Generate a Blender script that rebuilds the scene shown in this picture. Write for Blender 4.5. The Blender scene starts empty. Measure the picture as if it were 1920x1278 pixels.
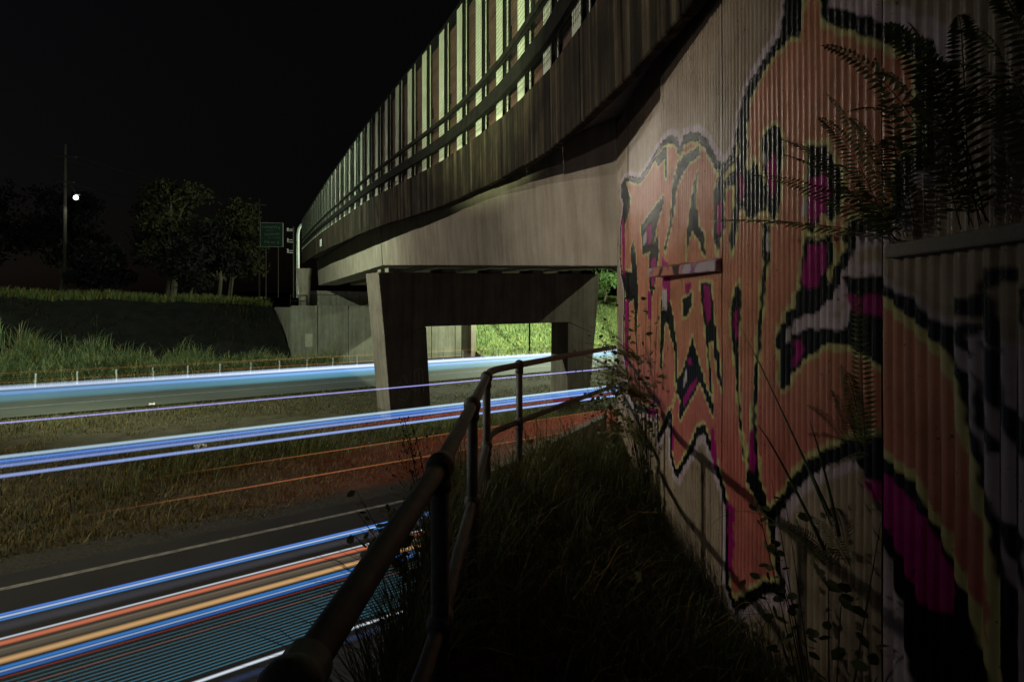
import bpy, math, random
import numpy as np
from mathutils import Vector, Matrix
random.seed(7); RNG = np.random.default_rng(11)
scene = bpy.context.scene
C = scene.collection
# Coordinates: metres, origin at the photographer's eye, Y ahead, Z up. The road surface lies 4.2 m below the eye.
ROAD_Z = -4.2
# ------------------------------------------------------------------ camera
cam_d = bpy.data.cameras.new('camera'); cam = bpy.data.objects.new('camera', cam_d); C.objects.link(cam)
cam_d.sensor_width = 36; cam_d.lens = 20.0; cam_d.shift_y = -61/1920; cam_d.clip_start = 0.05; cam_d.clip_end = 2000
cam.rotation_euler = (math.radians(90), 0, 0); scene.camera = cam
# ------------------------------------------------------------------ night sky, faint moonlight, exposure
world = bpy.data.worlds.new('World'); scene.world = world; world.use_nodes = True
wn = world.node_tree.nodes; wl = world.node_tree.links
bg = wn['Background']; sky = wn.new('ShaderNodeTexSky'); sky.sky_type = 'NISHITA'; sky.sun_disc = False
sky.sun_elevation = math.radians(-4); sky.sun_rotation = math.radians(-120); sky.air_density = 1.0; sky.dust_density = 0.3
hs = wn.new('ShaderNodeHueSaturation'); hs.inputs['Saturation'].default_value = 0.5
wl.new(sky.outputs[0], hs.inputs['Color']); wl.new(hs.outputs[0], bg.inputs['Color']); bg.inputs['Strength'].default_value = 0.09
moon_d = bpy.data.lights.new('moon', 'SUN'); moon_d.energy = 0.012; moon_d.angle = math.radians(0.5); moon_d.color = (0.8, 0.88, 1.0)
moon = bpy.data.objects.new('moon', moon_d); C.objects.link(moon); moon.rotation_euler = (math.radians(40), 0, math.radians(-60))
scene.view_settings.view_transform = 'Standard'; scene.view_settings.look = 'None'
scene.view_settings.exposure = 0.0; scene.view_settings.gamma = 1.0; scene.view_settings.use_curve_mapping = False
cy = scene.cycles
cy.use_denoising = True; cy.max_bounces = 4; cy.diffuse_bounces = 2; cy.glossy_bounces = 2; cy.transmission_bounces = 2
cy.transparent_max_bounces = 48; cy.sample_clamp_indirect = 3.0; cy.caustics_reflective = False; cy.caustics_refractive = False
try: cy.use_light_tree = True
except Exception: pass

# ------------------------------------------------------------------ helpers
D = np.array((0.8035, 0.5953)); N = np.array((-0.5953, 0.8035))      # along the motorway / across it, away from the camera
def R(s, q, z=0.0):
    p = D*s + N*q
    return (float(p[0]), float(p[1]), float(z))
ORG = {}
def tag(o, label=None, cat=None, group=None, kind=None):
    if label: o['label'] = label
    if cat: o['category'] = cat
    if group: o['group'] = group
    if kind: o['kind'] = kind
    return o
def thing(name, loc, label, cat, group=None):
    o = bpy.data.objects.new(name, None); C.objects.link(o); o.location = loc; ORG[o.name] = Vector(loc)
    o.empty_display_size = 0.2
    return tag(o, label, cat, group)
def org(parent):
    return ORG.get(parent.name, Vector((0, 0, 0))) if parent else Vector((0, 0, 0))
def link(name, me, mat, parent):
    o = bpy.data.objects.new(name, me); C.objects.link(o)
    if mat and not me.materials: me.materials.append(mat)
    if parent: o.parent = parent; ORG[o.name] = org(parent)
    return o
def np_mesh(name, V, T, mat, parent=None, smooth=False, col=None):
    V = np.asarray(V, np.float32).reshape(-1, 3); T = np.asarray(T, np.int32)
    if parent: V = V - np.array(org(parent), np.float32)
    me = bpy.data.meshes.new(name); k = T.shape[1]
    me.vertices.add(len(V)); me.vertices.foreach_set('co', V.ravel())
    me.loops.add(T.size); me.loops.foreach_set('vertex_index', T.ravel())
    me.polygons.add(len(T)); me.polygons.foreach_set('loop_start', np.arange(0, T.size, k, dtype=np.int32))
    me.polygons.foreach_set('loop_total', np.full(len(T), k, np.int32))
    if smooth: me.polygons.foreach_set('use_smooth', np.ones(len(T), bool))
    if col is not None:
        a = me.color_attributes.new('paint', 'FLOAT_COLOR', 'POINT')
        c4 = np.ones((len(V), 4), np.float32); c4[:, :3] = col
        a.data.foreach_set('color', c4.ravel())
    me.update(); me.validate()
    return link(name, me, mat, parent)
class MB:
    def __init__(s): s.v = []; s.f = []
    def add(s, v, f):
        b = len(s.v); s.v += [tuple(map(float, p)) for p in v]; s.f += [tuple(i+b for i in q) for q in f]; return s
    def hexa(s, lo, hi):            # two quads (same winding), joined into a solid
        return s.add(list(lo)+list(hi), [(3,2,1,0),(4,5,6,7),(0,1,5,4),(1,2,6,5),(2,3,7,6),(3,0,4,7)])
    def box(s, x0, x1, y0, y1, z0, z1):
        return s.hexa([(x0,y0,z0),(x1,y0,z0),(x1,y1,z0),(x0,y1,z0)], [(x0,y0,z1),(x1,y0,z1),(x1,y1,z1),(x0,y1,z1)])
    def rbox(s, s0, s1, q0, q1, z0, z1):   # box in road coordinates
        return s.hexa([R(s0,q0,z0),R(s1,q0,z0),R(s1,q1,z0),R(s0,q1,z0)], [R(s0,q0,z1),R(s1,q0,z1),R(s1,q1,z1),R(s0,q1,z1)])
    def prism(s, poly, z0, z1):
        n = len(poly); v = [(x,y,z0) for x,y in poly]+[(x,y,z1) for x,y in poly]
        return s.add(v, [tuple(range(n-1,-1,-1)), tuple(range(n,2*n))]+[(i,(i+1)%n,n+(i+1)%n,n+i) for i in range(n)])
    def rprofile(s, poly, q0, q1):  # outline in (s, z), extruded across the road
        n = len(poly); v = [R(a,q0,z) for a,z in poly]+[R(a,q1,z) for a,z in poly]
        return s.add(v, [tuple(range(n)), tuple(range(2*n-1,n-1,-1))]+[(i,n+i,n+(i+1)%n,(i+1)%n) for i in range(n)])
    def tube(s, pts, r, n=8, cap=True):
        pts = [Vector(p) for p in pts]; rs = r if isinstance(r, (list, tuple)) else [r]*len(pts)
        v = []; up = None
        for i, p in enumerate(pts):
            t = (pts[min(i+1,len(pts)-1)]-pts[max(i-1,0)]).normalized()
            if up is None: up = t.orthogonal().normalized()
            up = (up - t*up.dot(t)); up = up.normalized() if up.length > 1e-6 else t.orthogonal().normalized()
            w = t.cross(up)
            for k in range(n):
                a = 2*math.pi*k/n; v.append(p + (up*math.cos(a)+w*math.sin(a))*rs[i])
        f = [(i*n+k, i*n+(k+1)%n, (i+1)*n+(k+1)%n, (i+1)*n+k) for i in range(len(pts)-1) for k in range(n)]
        if cap: f += [tuple(range(n-1,-1,-1)), tuple(range((len(pts)-1)*n, len(pts)*n))]
        return s.add(v, f)
    def ball(s, c, r, sx=1, sy=1, sz=1, n=12, m=8):
        v = []; f = []
        for i in range(m+1):
            th = math.pi*i/m
            for k in range(n):
                a = 2*math.pi*k/n
                v.append((c[0]+r*sx*math.sin(th)*math.cos(a), c[1]+r*sy*math.sin(th)*math.sin(a), c[2]+r*sz*math.cos(th)))
        for i in range(m):
            for k in range(n): f.append((i*n+k, (i+1)*n+k, (i+1)*n+(k+1)%n, i*n+(k+1)%n))
        return s.add(v, f)
    def mesh(s, name, o=Vector((0,0,0)), smooth=False):
        me = bpy.data.meshes.new(name); me.from_pydata([Vector(p)-o for p in s.v], [], s.f); me.update(); me.validate()
        if smooth: me.polygons.foreach_set('use_smooth', np.ones(len(me.polygons), bool))
        return me
    def build(s, name, mat, parent=None, smooth=False):
        return link(name, s.mesh(name, org(parent), smooth), mat, parent)
def bevel(o, w=0.01, seg=2):
    m = o.modifiers.new('bevel', 'BEVEL'); m.width = w; m.segments = seg; m.limit_method = 'ANGLE'; m.angle_limit = math.radians(40); return o

# ------------------------------------------------------------------ materials
def mat_base(name):
    m = bpy.data.materials.new(name); m.use_nodes = True
    return m, m.node_tree.nodes, m.node_tree.links, m.node_tree.nodes['Principled BSDF']
def ramp(nd, lk, src, stops):
    r = nd.new('ShaderNodeValToRGB'); e = r.color_ramp.elements
    while len(e) < len(stops): e.new(0.5)
    for x, (p, c) in zip(e, stops): x.position = p; x.color = (*c, 1)
    lk.new(src, r.inputs[0]); return r.outputs[0]
def coords(nd, lk, scale):
    g = nd.new('ShaderNodeNewGeometry'); m = nd.new('ShaderNodeMapping'); m.inputs['Scale'].default_value = scale
    lk.new(g.outputs['Position'], m.inputs[0]); return m.outputs[0]
def noise(nd, lk, vec, scale, detail=4, rough=0.6):
    n = nd.new('ShaderNodeTexNoise'); n.inputs['Scale'].default_value = scale; n.inputs['Detail'].default_value = detail
    n.inputs['Roughness'].default_value = rough; lk.new(vec, n.inputs['Vector']); return n.outputs['Fac']
def bump(nd, lk, bs, h, strength, dist=0.02):
    b = nd.new('ShaderNodeBump'); b.inputs['Strength'].default_value = strength; b.inputs['Distance'].default_value = dist
    lk.new(h, b.inputs['Height']); lk.new(b.outputs[0], bs.inputs['Normal'])
def mul(nd, lk, a, b, fac=1.0, mode='MULTIPLY'):
    x = nd.new('ShaderNodeMix'); x.data_type = 'RGBA'; x.blend_type = mode; x.inputs[0].default_value = fac
    lk.new(a, x.inputs[6]); lk.new(b, x.inputs[7]); return x.outputs[2]
def simple(name, c0, c1, scale=(1,1,1), ns=3.0, rough=0.8, bs_=0.2, metal=0.0, detail=6, lo=0.3, hi=0.7, spec=0.3, bdist=0.02):
    m, nd, lk, bs = mat_base(name); v = coords(nd, lk, scale); n = noise(nd, lk, v, ns, detail)
    lk.new(ramp(nd, lk, n, [(lo, c0), (hi, c1)]), bs.inputs['Base Color'])
    bs.inputs['Roughness'].default_value = rough; bs.inputs['Metallic'].default_value = metal; bs.inputs['Specular IOR Level'].default_value = spec
    if bs_: bump(nd, lk, bs, noise(nd, lk, coords(nd, lk, (1,1,1)), 14, 6, 0.7), bs_, bdist)
    return m
def concrete(name, c0, c1, streak=0.5, stain=(0.5, 0.45, 0.38), form=0.0):
    m, nd, lk, bs = mat_base(name)
    n = noise(nd, lk, coords(nd, lk, (1,1,1)), 1.3, 8, 0.65)
    base = ramp(nd, lk, n, [(0.3, c0), (0.7, c1)])
    st = noise(nd, lk, coords(nd, lk, (2.6, 2.6, 0.22)), 1.6, 6, 0.7)
    base = mul(nd, lk, base, ramp(nd, lk, st, [(0.36, stain), (0.62, (1,1,1))]), streak)
    fine = noise(nd, lk, coords(nd, lk, (1,1,1)), 40, 3, 0.7)
    base = mul(nd, lk, base, ramp(nd, lk, fine, [(0.3, (0.75,0.75,0.75)), (0.7, (1,1,1))]), 0.6)
    if form:                        # shutter-board joints along the road direction
        g = nd.new('ShaderNodeNewGeometry'); mp = nd.new('ShaderNodeMapping'); mp.inputs['Rotation'].default_value = (0, 0, -math.atan2(0.5953, 0.8035)); lk.new(g.outputs['Position'], mp.inputs[0])
        sx = nd.new('ShaderNodeSeparateXYZ'); lk.new(mp.outputs[0], sx.inputs[0]); dv = nd.new('ShaderNodeMath'); dv.operation = 'DIVIDE'; dv.inputs[1].default_value = form; lk.new(sx.outputs[0], dv.inputs[0])
        fr = nd.new('ShaderNodeMath'); fr.operation = 'FRACT'; lk.new(dv.outputs[0], fr.inputs[0])
        base = mul(nd, lk, base, ramp(nd, lk, fr.outputs[0], [(0.0, (0.45,0.42,0.4)), (0.03, (1,1,1)), (0.97, (0.93,0.93,0.93))]), 0.9)
        fl = nd.new('ShaderNodeMath'); fl.operation = 'FLOOR'; lk.new(dv.outputs[0], fl.inputs[0]); wn_ = nd.new('ShaderNodeTexWhiteNoise'); wn_.noise_dimensions = '1D'; lk.new(fl.outputs[0], wn_.inputs['W'])
        base = mul(nd, lk, base, ramp(nd, lk, wn_.outputs['Value'], [(0.0, (0.78,0.76,0.74)), (1.0, (1,1,1))]), 0.8)
    lk.new(base, bs.inputs['Base Color']); bs.inputs['Roughness'].default_value = 0.85; bs.inputs['Specular IOR Level'].default_value = 0.25
    bump(nd, lk, bs, fine, 0.25, 0.01); return m
def stained_shaded(name):                  # weathered parapet concrete with runs down its face, blackened further in place of shade
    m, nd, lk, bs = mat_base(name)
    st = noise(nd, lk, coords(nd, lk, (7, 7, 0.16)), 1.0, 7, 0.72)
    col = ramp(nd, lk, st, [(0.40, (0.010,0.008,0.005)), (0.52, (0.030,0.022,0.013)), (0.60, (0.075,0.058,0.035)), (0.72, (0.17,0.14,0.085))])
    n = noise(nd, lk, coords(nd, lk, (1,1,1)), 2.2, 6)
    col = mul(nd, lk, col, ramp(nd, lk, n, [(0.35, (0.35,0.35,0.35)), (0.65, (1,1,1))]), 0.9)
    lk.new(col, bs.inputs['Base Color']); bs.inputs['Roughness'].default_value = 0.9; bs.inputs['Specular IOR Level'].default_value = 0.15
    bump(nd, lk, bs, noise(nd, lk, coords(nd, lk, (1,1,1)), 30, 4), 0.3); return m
def painted_wall(name, tint=1.0):
    m, nd, lk, bs = mat_base(name)
    a = nd.new('ShaderNodeAttribute'); a.attribute_name = 'paint'
    n = noise(nd, lk, coords(nd, lk, (1,1,1)), 5, 8, 0.7)
    c = mul(nd, lk, a.outputs['Color'], ramp(nd, lk, n, [(0.32, (0.62,0.58,0.52)), (0.6, (1,1,1))]), 0.75)
    st = noise(nd, lk, coords(nd, lk, (10, 10, 0.35)), 1.5, 5, 0.7)
    c = mul(nd, lk, c, ramp(nd, lk, st, [(0.33, (0.55,0.5,0.44)), (0.52, (1,1,1))]), 0.7)
    sp = noise(nd, lk, coords(nd, lk, (1,1,1)), 55, 2, 0.5)
    c = mul(nd, lk, c, ramp(nd, lk, sp, [(0.26, (0.25,0.22,0.2)), (0.31, (1,1,1))]), 0.8)
    lk.new(c, bs.inputs['Base Color'])
    rg = nd.new('ShaderNodeMapRange'); rg.inputs[3].default_value = 0.15; rg.inputs[4].default_value = 0.30; lk.new(n, rg.inputs[0]); lk.new(rg.outputs[0], bs.inputs['Roughness'])
    bs.inputs['Specular IOR Level'].default_value = 0.33
    bump(nd, lk, bs, noise(nd, lk, coords(nd, lk, (1,1,1)), 60, 5, 0.7), 0.22, 0.005); return m
def foliage(name, c, rough=0.6, transl=0.25):
    m, nd, lk, bs = mat_base(name)
    a = nd.new('ShaderNodeAttribute'); a.attribute_name = 'paint'
    rgb = nd.new('ShaderNodeRGB'); rgb.outputs[0].default_value = (*c, 1)
    col = mul(nd, lk, rgb.outputs[0], a.outputs['Color'])
    lk.new(col, bs.inputs['Base Color']); bs.inputs['Roughness'].default_value = rough; bs.inputs['Specular IOR Level'].default_value = 0.25
    if transl:
        t = nd.new('ShaderNodeBsdfTranslucent'); lk.new(col, t.inputs[0]); x = nd.new('ShaderNodeMixShader'); x.inputs[0].default_value = transl
        lk.new(bs.outputs[0], x.inputs[1]); lk.new(t.outputs[0], x.inputs[2]); lk.new(x.outputs[0], nd['Material Output'].inputs[0])
    return m
def glow(name, c, strength):        # light laid down by passing lamps: adds light, hides nothing
    m, nd, lk, bs = mat_base(name); nd.remove(bs)
    e = nd.new('ShaderNodeEmission'); e.inputs[0].default_value = (*c, 1); 
    at = nd.new('ShaderNodeAttribute'); at.attribute_name = 'paint'; mm = nd.new('ShaderNodeMath'); mm.operation = 'MULTIPLY'; mm.inputs[1].default_value = strength
    lk.new(at.outputs['Fac'], mm.inputs[0]); lk.new(mm.outputs[0], e.inputs[1])
    t = nd.new('ShaderNodeBsdfTransparent'); a = nd.new('ShaderNodeAddShader')
    lk.new(e.outputs[0], a.inputs[0]); lk.new(t.outputs[0], a.inputs[1]); lk.new(a.outputs[0], nd['Material Output'].inputs[0]); return m
def lamp_mat(name, c, s):
    m, nd, lk, bs = mat_base(name); bs.inputs['Emission Color'].default_value = (*c, 1); bs.inputs['Emission Strength'].default_value = s
    bs.inputs['Base Color'].default_value = (0.8,0.8,0.8,1); return m

M_girder = concrete('girder_concrete', (0.30,0.255,0.20), (0.42,0.365,0.295), 0.6)
M_pier = concrete('pier_concrete', (0.22,0.175,0.145), (0.33,0.27,0.225), 0.7, form=0.92)
M_abut = concrete('abutment_concrete', (0.24,0.23,0.18), (0.34,0.33,0.26), 0.6)
M_slab = concrete('deck_concrete', (0.22,0.2,0.19), (0.3,0.28,0.26), 0.3)
M_skirt = stained_shaded('stained_shaded_parapet')
M_post = simple('galvanised_post', (0.40,0.43,0.33), (0.54,0.57,0.45), ns=2.5, rough=0.55, bs_=0.1)
M_board = simple('rust_brown_board', (0.04,0.019,0.013), (0.095,0.05,0.034), scale=(1,1,3), ns=2.0, rough=0.8)
M_shade_wire = simple('shade_and_wire_dark', (0.006,0.006,0.005), (0.016,0.016,0.013), ns=6, rough=0.85, bs_=0.1, spec=0.05)  # near-black for the shade built into the fence, and for overhead wires
M_wire = simple('fence_wire', (0.010,0.011,0.009), (0.02,0.02,0.017), ns=6, rough=0.8, bs_=0, spec=0.1)
M_pipe = simple('handrail_steel', (0.06,0.06,0.054), (0.125,0.123,0.112), scale=(1,1,1), ns=18, rough=0.55, bs_=0.35, metal=0.1, spec=0.5, bdist=0.003)
M_asphalt = simple('asphalt', (0.012,0.011,0.011), (0.026,0.023,0.022), ns=0.9, rough=0.75, bs_=0.5, detail=10, bdist=0.01)
M_asphalt_far = simple('worn_asphalt', (0.05,0.05,0.04), (0.085,0.085,0.068), scale=(0.4,0.4,1), ns=0.9, rough=0.8, bs_=0.3, detail=10)
M_line = simple('road_marking', (0.10,0.095,0.085), (0.32,0.30,0.27), ns=7, rough=0.7, bs_=0.2, detail=8)
M_gravel = simple('shoulder_gravel', (0.010,0.009,0.008), (0.06,0.053,0.042), ns=22, rough=0.95, bs_=0.6, detail=10, bdist=0.012)
M_soil = simple('verge_soil', (0.030,0.024,0.014), (0.085,0.066,0.036), ns=1.2, rough=0.95, bs_=0.9, detail=10, bdist=0.08)
M_rock = simple('cut_slope', (0.0025,0.0025,0.002), (0.018,0.017,0.013), ns=1.3, rough=0.95, bs_=1.0, detail=10, bdist=0.25)
M_bank = simple('grassy_bank', (0.08,0.12,0.04), (0.17,0.22,0.08), ns=0.8, rough=0.95, bs_=1.0, detail=10, bdist=0.2)
M_hill = simple('hill_ground', (0.012,0.016,0.008), (0.03,0.036,0.016), ns=0.5, rough=0.95, bs_=0.6)
M_wall = painted_wall('painted_ribbed_wall')
M_core = concrete('wall_core', (0.25,0.22,0.18), (0.33,0.29,0.24), 0.4)
M_cap = concrete('cap_concrete', (0.22,0.20,0.17), (0.34,0.31,0.27), 0.3)
M_grass = foliage('grass_blade', (0.10,0.125,0.04))
M_weed = foliage('weed_leaf', (0.095,0.112,0.04))
M_fern = foliage('fern_leaf', (0.12,0.14,0.045), 0.5)
M_leaf = foliage('tree_leaf', (0.045,0.055,0.02), 0.6)
M_bark = simple('bark', (0.03,0.025,0.018), (0.07,0.06,0.045), scale=(1,1,0.3), ns=8, rough=0.95)
M_white = simple('white_steel', (0.5,0.52,0.48), (0.68,0.7,0.65), ns=5, rough=0.5, bs_=0.05)
M_pole = simple('pole_timber', (0.016,0.014,0.012), (0.032,0.028,0.024), ns=6, rough=0.9)
M_sign = simple('green_sign', (0.0,0.013,0.006), (0.0,0.02,0.009), ns=2, rough=0.5, bs_=0)
M_signtext = simple('sign_lettering', (0.06,0.065,0.06), (0.09,0.095,0.09), ns=4, rough=0.5, bs_=0)
M_litter = simple('litter_paper', (0.6,0.58,0.52), (0.8,0.78,0.72), ns=20, rough=0.8)
M_red = simple('tail_reflector', (0.3,0.01,0.01), (0.4,0.02,0.015), ns=20, rough=0.4)
M_lum = simple('luminaire_housing', (0.2,0.2,0.2), (0.28,0.28,0.28), ns=5, rough=0.5, bs_=0)

# ------------------------------------------------------------------ ground, roads, hills
def smooth(a, b, x): 
    t = np.clip((x-a)/(b-a), 0, 1); return t*t*(3-2*t)
def fbm(s, q, seed=0):
    r = np.random.default_rng(seed); z = np.zeros_like(s)
    for k in range(7):
        a = r.uniform(0, 6.28); f = 0.25*1.7**k; z += np.sin((s*math.cos(a)+q*math.sin(a))*f + r.uniform(0, 6.28))*0.7**k
    return z/3
def sheet(name, sr, qr, zf, mat, kind='structure', smooth_=True):
    S, Q = np.meshgrid(sr, qr, indexing='ij'); Z = zf(S, Q)
    V = np.stack([S*D[0]+Q*N[0], S*D[1]+Q*N[1], Z], -1).reshape(-1, 3)
    n, m = S.shape; i = np.arange(n*m).reshape(n, m)
    T = np.stack([i[:-1,:-1], i[1:,:-1], i[1:,1:], i[:-1,1:]], -1).reshape(-1, 4)
    return tag(np_mesh(name, V, T, mat, None, smooth_), kind=kind)
def z_ground(S, Q):
    z = ROAD_Z-0.06 + 0.05*fbm(S, Q, 3)*smooth(12.9, 14.5, Q)*(1-smooth(27, 28.5, Q))
    mound = np.exp(-((Q-21)/3.5)**2)*smooth(-30, -5, -S)*0
    return np.where(Q > 40.2, ROAD_Z-0.06-0.3*smooth(40.2, 43, Q), z) + mound
sheet('ground', np.concatenate([np.arange(-900,-60,60), np.arange(-60,120,0.8), np.arange(120,1000,60)]),
      np.concatenate([np.arange(-900,-20,60), np.arange(-20,60,0.6), np.arange(60,1000,60)]), z_ground, M_soil)
def flat(z): return lambda S, Q: np.full_like(S, z)
sheet('road', np.linspace(-200,300,60), np.linspace(5.4,12.0,4), flat(ROAD_Z), M_asphalt)
sheet('far_road', np.linspace(-200,300,60), np.linspace(29.1,39.6,4), flat(ROAD_Z+0.002), M_asphalt_far)
sheet('gravel_shoulder', np.linspace(-200,300,60), np.linspace(11.9,12.8,6), flat(ROAD_Z-0.006), M_gravel)
sheet('edge_line', np.linspace(-200,300,60), np.linspace(11.33,11.45,2), flat(ROAD_Z+0.004), M_line)
sheet('far_edge_line', np.linspace(-200,300,60), np.linspace(31.85,32.0,2), flat(ROAD_Z+0.006), M_line)
CREST_L = lambda s: 0.75 - 0.030*np.clip(s+4, 0, 30)
def z_left(S, Q):
    c = CREST_L(S); z = ROAD_Z-0.3 + (c-ROAD_Z+0.3)*smooth(41.0, 50.0, Q)
    z = z + 0.45*fbm(S*1.3, Q*2.0, 5)*smooth(42, 44, Q)*(1-smooth(48.5, 50, Q)) + 0.16*fbm(S*4, Q*4, 6)*smooth(42, 44, Q)
    return z + np.clip(Q-52, 0, 60)*0.012
def z_right(S, Q):
    z = ROAD_Z-0.3 + 5.9*smooth(41.0, 56.0, Q)
    return z + 0.12*fbm(S, Q, 8)*smooth(42, 45, Q) + np.clip(Q-56, 0, 80)*0.03
sheet('cut_slope', np.arange(-70, 12.01, 0.5), np.arange(40.6, 49.81, 0.3), z_left, M_rock)
sheet('hill_top', np.concatenate([np.arange(-200,-40,8), np.arange(-40, 12.1, 1.0)]), np.concatenate([np.arange(49.8, 60, 0.5), np.arange(60, 300, 8)]), z_left, M_hill)
sheet('grass_bank', np.concatenate([np.arange(28.4, 80, 0.5), np.arange(80, 300, 8)]), np.concatenate([np.arange(40.6, 60, 0.5), np.arange(60, 300, 8)]), z_right, M_bank)
sheet('approach_fill', np.array((12.0, 28.4)), np.array((49.5, 300.0)), flat(0.9), M_hill)

# ------------------------------------------------------------------ bridge
nodes = [(1.22,-1.5,1.95),(1.20,1.0,1.96),(1.17,2.4,1.97),(1.13,3.65,1.98),(1.06,4.55,2.01),(0.66,6.78,2.08),(0.38,8.0,2.15),(0.03,9.2,2.23),(-0.34,10.39,2.31),(-0.80,11.55,2.38),(-1.29,12.71,2.42),
 (-1.84,13.83,2.46),(-2.42,14.93,2.50),(-3.57,17.16,2.62),(-5.26,20.5,2.79),(-7.43,25.0,2.94),(-9.6,29.5,3.09),(-12.26,35.2,3.27),(-15.9,43,3.36),(-19.6,51,3.40)]
def catmull(P, n=24):
    P = np.array(P, float); out = []
    for i in range(1, len(P)-2):
        a, b, c, d = P[i-1:i+3]
        for t in np.linspace(0, 1, n, endpoint=False):
            out.append(0.5*((2*b)+(c-a)*t+(2*a-5*b+4*c-d)*t*t+(-a+3*b-3*c+d)*t**3))
    out.append(P[-2]); return np.array(out)
path = catmull(nodes); ln = np.concatenate([[0], np.cumsum(np.linalg.norm(np.diff(path[:, :2], axis=0), axis=1))])
BAY = 1.25
TOP = 6.58                                            # level top of the fence posts
st_l = np.arange(0.35, ln[-1], BAY); ST = np.stack([np.interp(st_l, ln, path[:, k]) for k in range(3)], 1)
tang = np.gradient(ST[:, :2], axis=0); tang /= np.linalg.norm(tang, axis=1)[:, None]
INW = np.stack([tang[:, 1], -tang[:, 0]], 1)          # inward (to the right of travel)
def BP(i, a, z, f=0.0):                               # point at station i (+f of a bay), a metres inward, z above the parapet foot
    j = min(i+1, len(ST)-1); p = ST[i]*(1-f)+ST[j]*f; m = INW[i]*(1-f)+INW[j]*f
    if z > 1.07: z = 1.07+(z-1.07)*(TOP-p[2]-1.07)/2.88
    return (p[0]+m[0]*a, p[1]+m[1]*a, p[2]+z)
bridge = thing('road_bridge', R(14, 20.8, ROAD_Z), 'concrete road bridge curving over the motorway on a portal pier, tall fence along its edge', 'bridge')
nb = len(ST)-1
mb = MB(); SEC = [(0.13,0.42),(12.6,0.74),(12.6,1.0),(0.13,0.68)]
vv = [BP(i, a, z) for i in range(nb+1) for a, z in SEC]; ff = []
for i in range(nb):
    for k in range(4): ff.append((i*4+k, i*4+(k+1)%4, i*4+4+(k+1)%4, i*4+4+k))
ff += [(3,2,1,0), (nb*4, nb*4+1, nb*4+2, nb*4+3)]
mb.add(vv, ff).build('deck_slab', M_slab, bridge)
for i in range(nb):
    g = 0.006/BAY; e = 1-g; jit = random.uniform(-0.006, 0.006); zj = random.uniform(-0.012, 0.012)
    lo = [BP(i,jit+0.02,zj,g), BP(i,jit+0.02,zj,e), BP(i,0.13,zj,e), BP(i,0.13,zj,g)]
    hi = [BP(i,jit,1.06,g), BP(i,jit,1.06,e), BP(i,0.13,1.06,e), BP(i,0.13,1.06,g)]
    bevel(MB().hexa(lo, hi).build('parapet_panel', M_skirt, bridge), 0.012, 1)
for i in range(nb+1):                                 # wide outer plate, thin edge strip, slot between them blackened in place of shade
    z1 = TOP-ST[i][2]; ang = math.atan2(tang[i][1], tang[i][0]); loc = Vector(BP(i, 0.03, 0))-org(bridge)
    m = MB(); m.box(0.0, 0.34, -0.012, 0.0, 0.90, z1); m.box(0.328, 0.34, 0.0, 0.10, 0.90, z1); m.box(-0.185, -0.15, 0.03, 0.042, 0.90, z1+0.07)
    k = MB(); k.box(-0.15, 0.0, 0.045, 0.06, 0.90, z1-0.02); k.box(-0.25, -0.225, 0.05, 0.085, 2.3, 2.55)
    o = link('fence_post', m.mesh('fence_post'), M_post, bridge); o.location = loc; o.rotation_euler[2] = ang; o.scale[1] = -1
    link('post_slot_shade', k.mesh('post_slot_shade'), M_shade_wire, o)
for i in range(nb):
    for z0, z1 in ((1.09,2.0),(2.02,2.98),(3.0,3.84)):
        a0, a1 = 0.13+random.uniform(-0.006,0.006), 0.165; g = 0.03/BAY; e = 1-g
        MB().hexa([BP(i,a0,z0,g),BP(i,a0,z0,e),BP(i,a1,z0,e),BP(i,a1,z0,g)], [BP(i,a0,z1,g),BP(i,a0,z1,e),BP(i,a1,z1,e),BP(i,a1,z1,g)]).build('fence_board', M_board, bridge)
    for z0, z1, nm in ((1.33,1.56,'lower_shade_bar'),(1.86,1.94,'upper_shade_bar')):  # dark bars in place of the shadow bands across the posts
        a0, a1 = -0.06, 0.012
        MB().hexa([BP(i,a0,z0),BP(i,a0,z0,1),BP(i,a1,z0,1),BP(i,a1,z0)], [BP(i,a0,z1),BP(i,a0,z1,1),BP(i,a1,z1,1),BP(i,a1,z1)]).build(nm, M_shade_wire, bridge)
mb = MB()
for i in range(nb):
    for z in np.arange(1.12, 3.94, 0.07): mb.tube([BP(i,-0.045,z), BP(i,-0.045,z,1)], 0.0028, 3, False)
    for f in np.arange(0, 1, 0.07/BAY): mb.tube([BP(i,-0.045,1.08,f), BP(i,-0.045,3.94,f)], 0.0028, 3, False)
tag(mb.build('wire_mesh', M_wire, bridge), kind='stuff')
# plaque on the parapet near the far end
for i in range(nb):
    if ST[i][1] > 30.4:
        MB().hexa([BP(i,-0.012,0.30,.1),BP(i,-0.012,0.30,.75),BP(i,0.0,0.30,.75),BP(i,0.0,0.30,.1)], [BP(i,-0.02,0.68,.1),BP(i,-0.02,0.68,.75),BP(i,0.0,0.68,.75),BP(i,0.0,0.68,.1)]).build('number_plate', M_white, bridge); break
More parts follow.
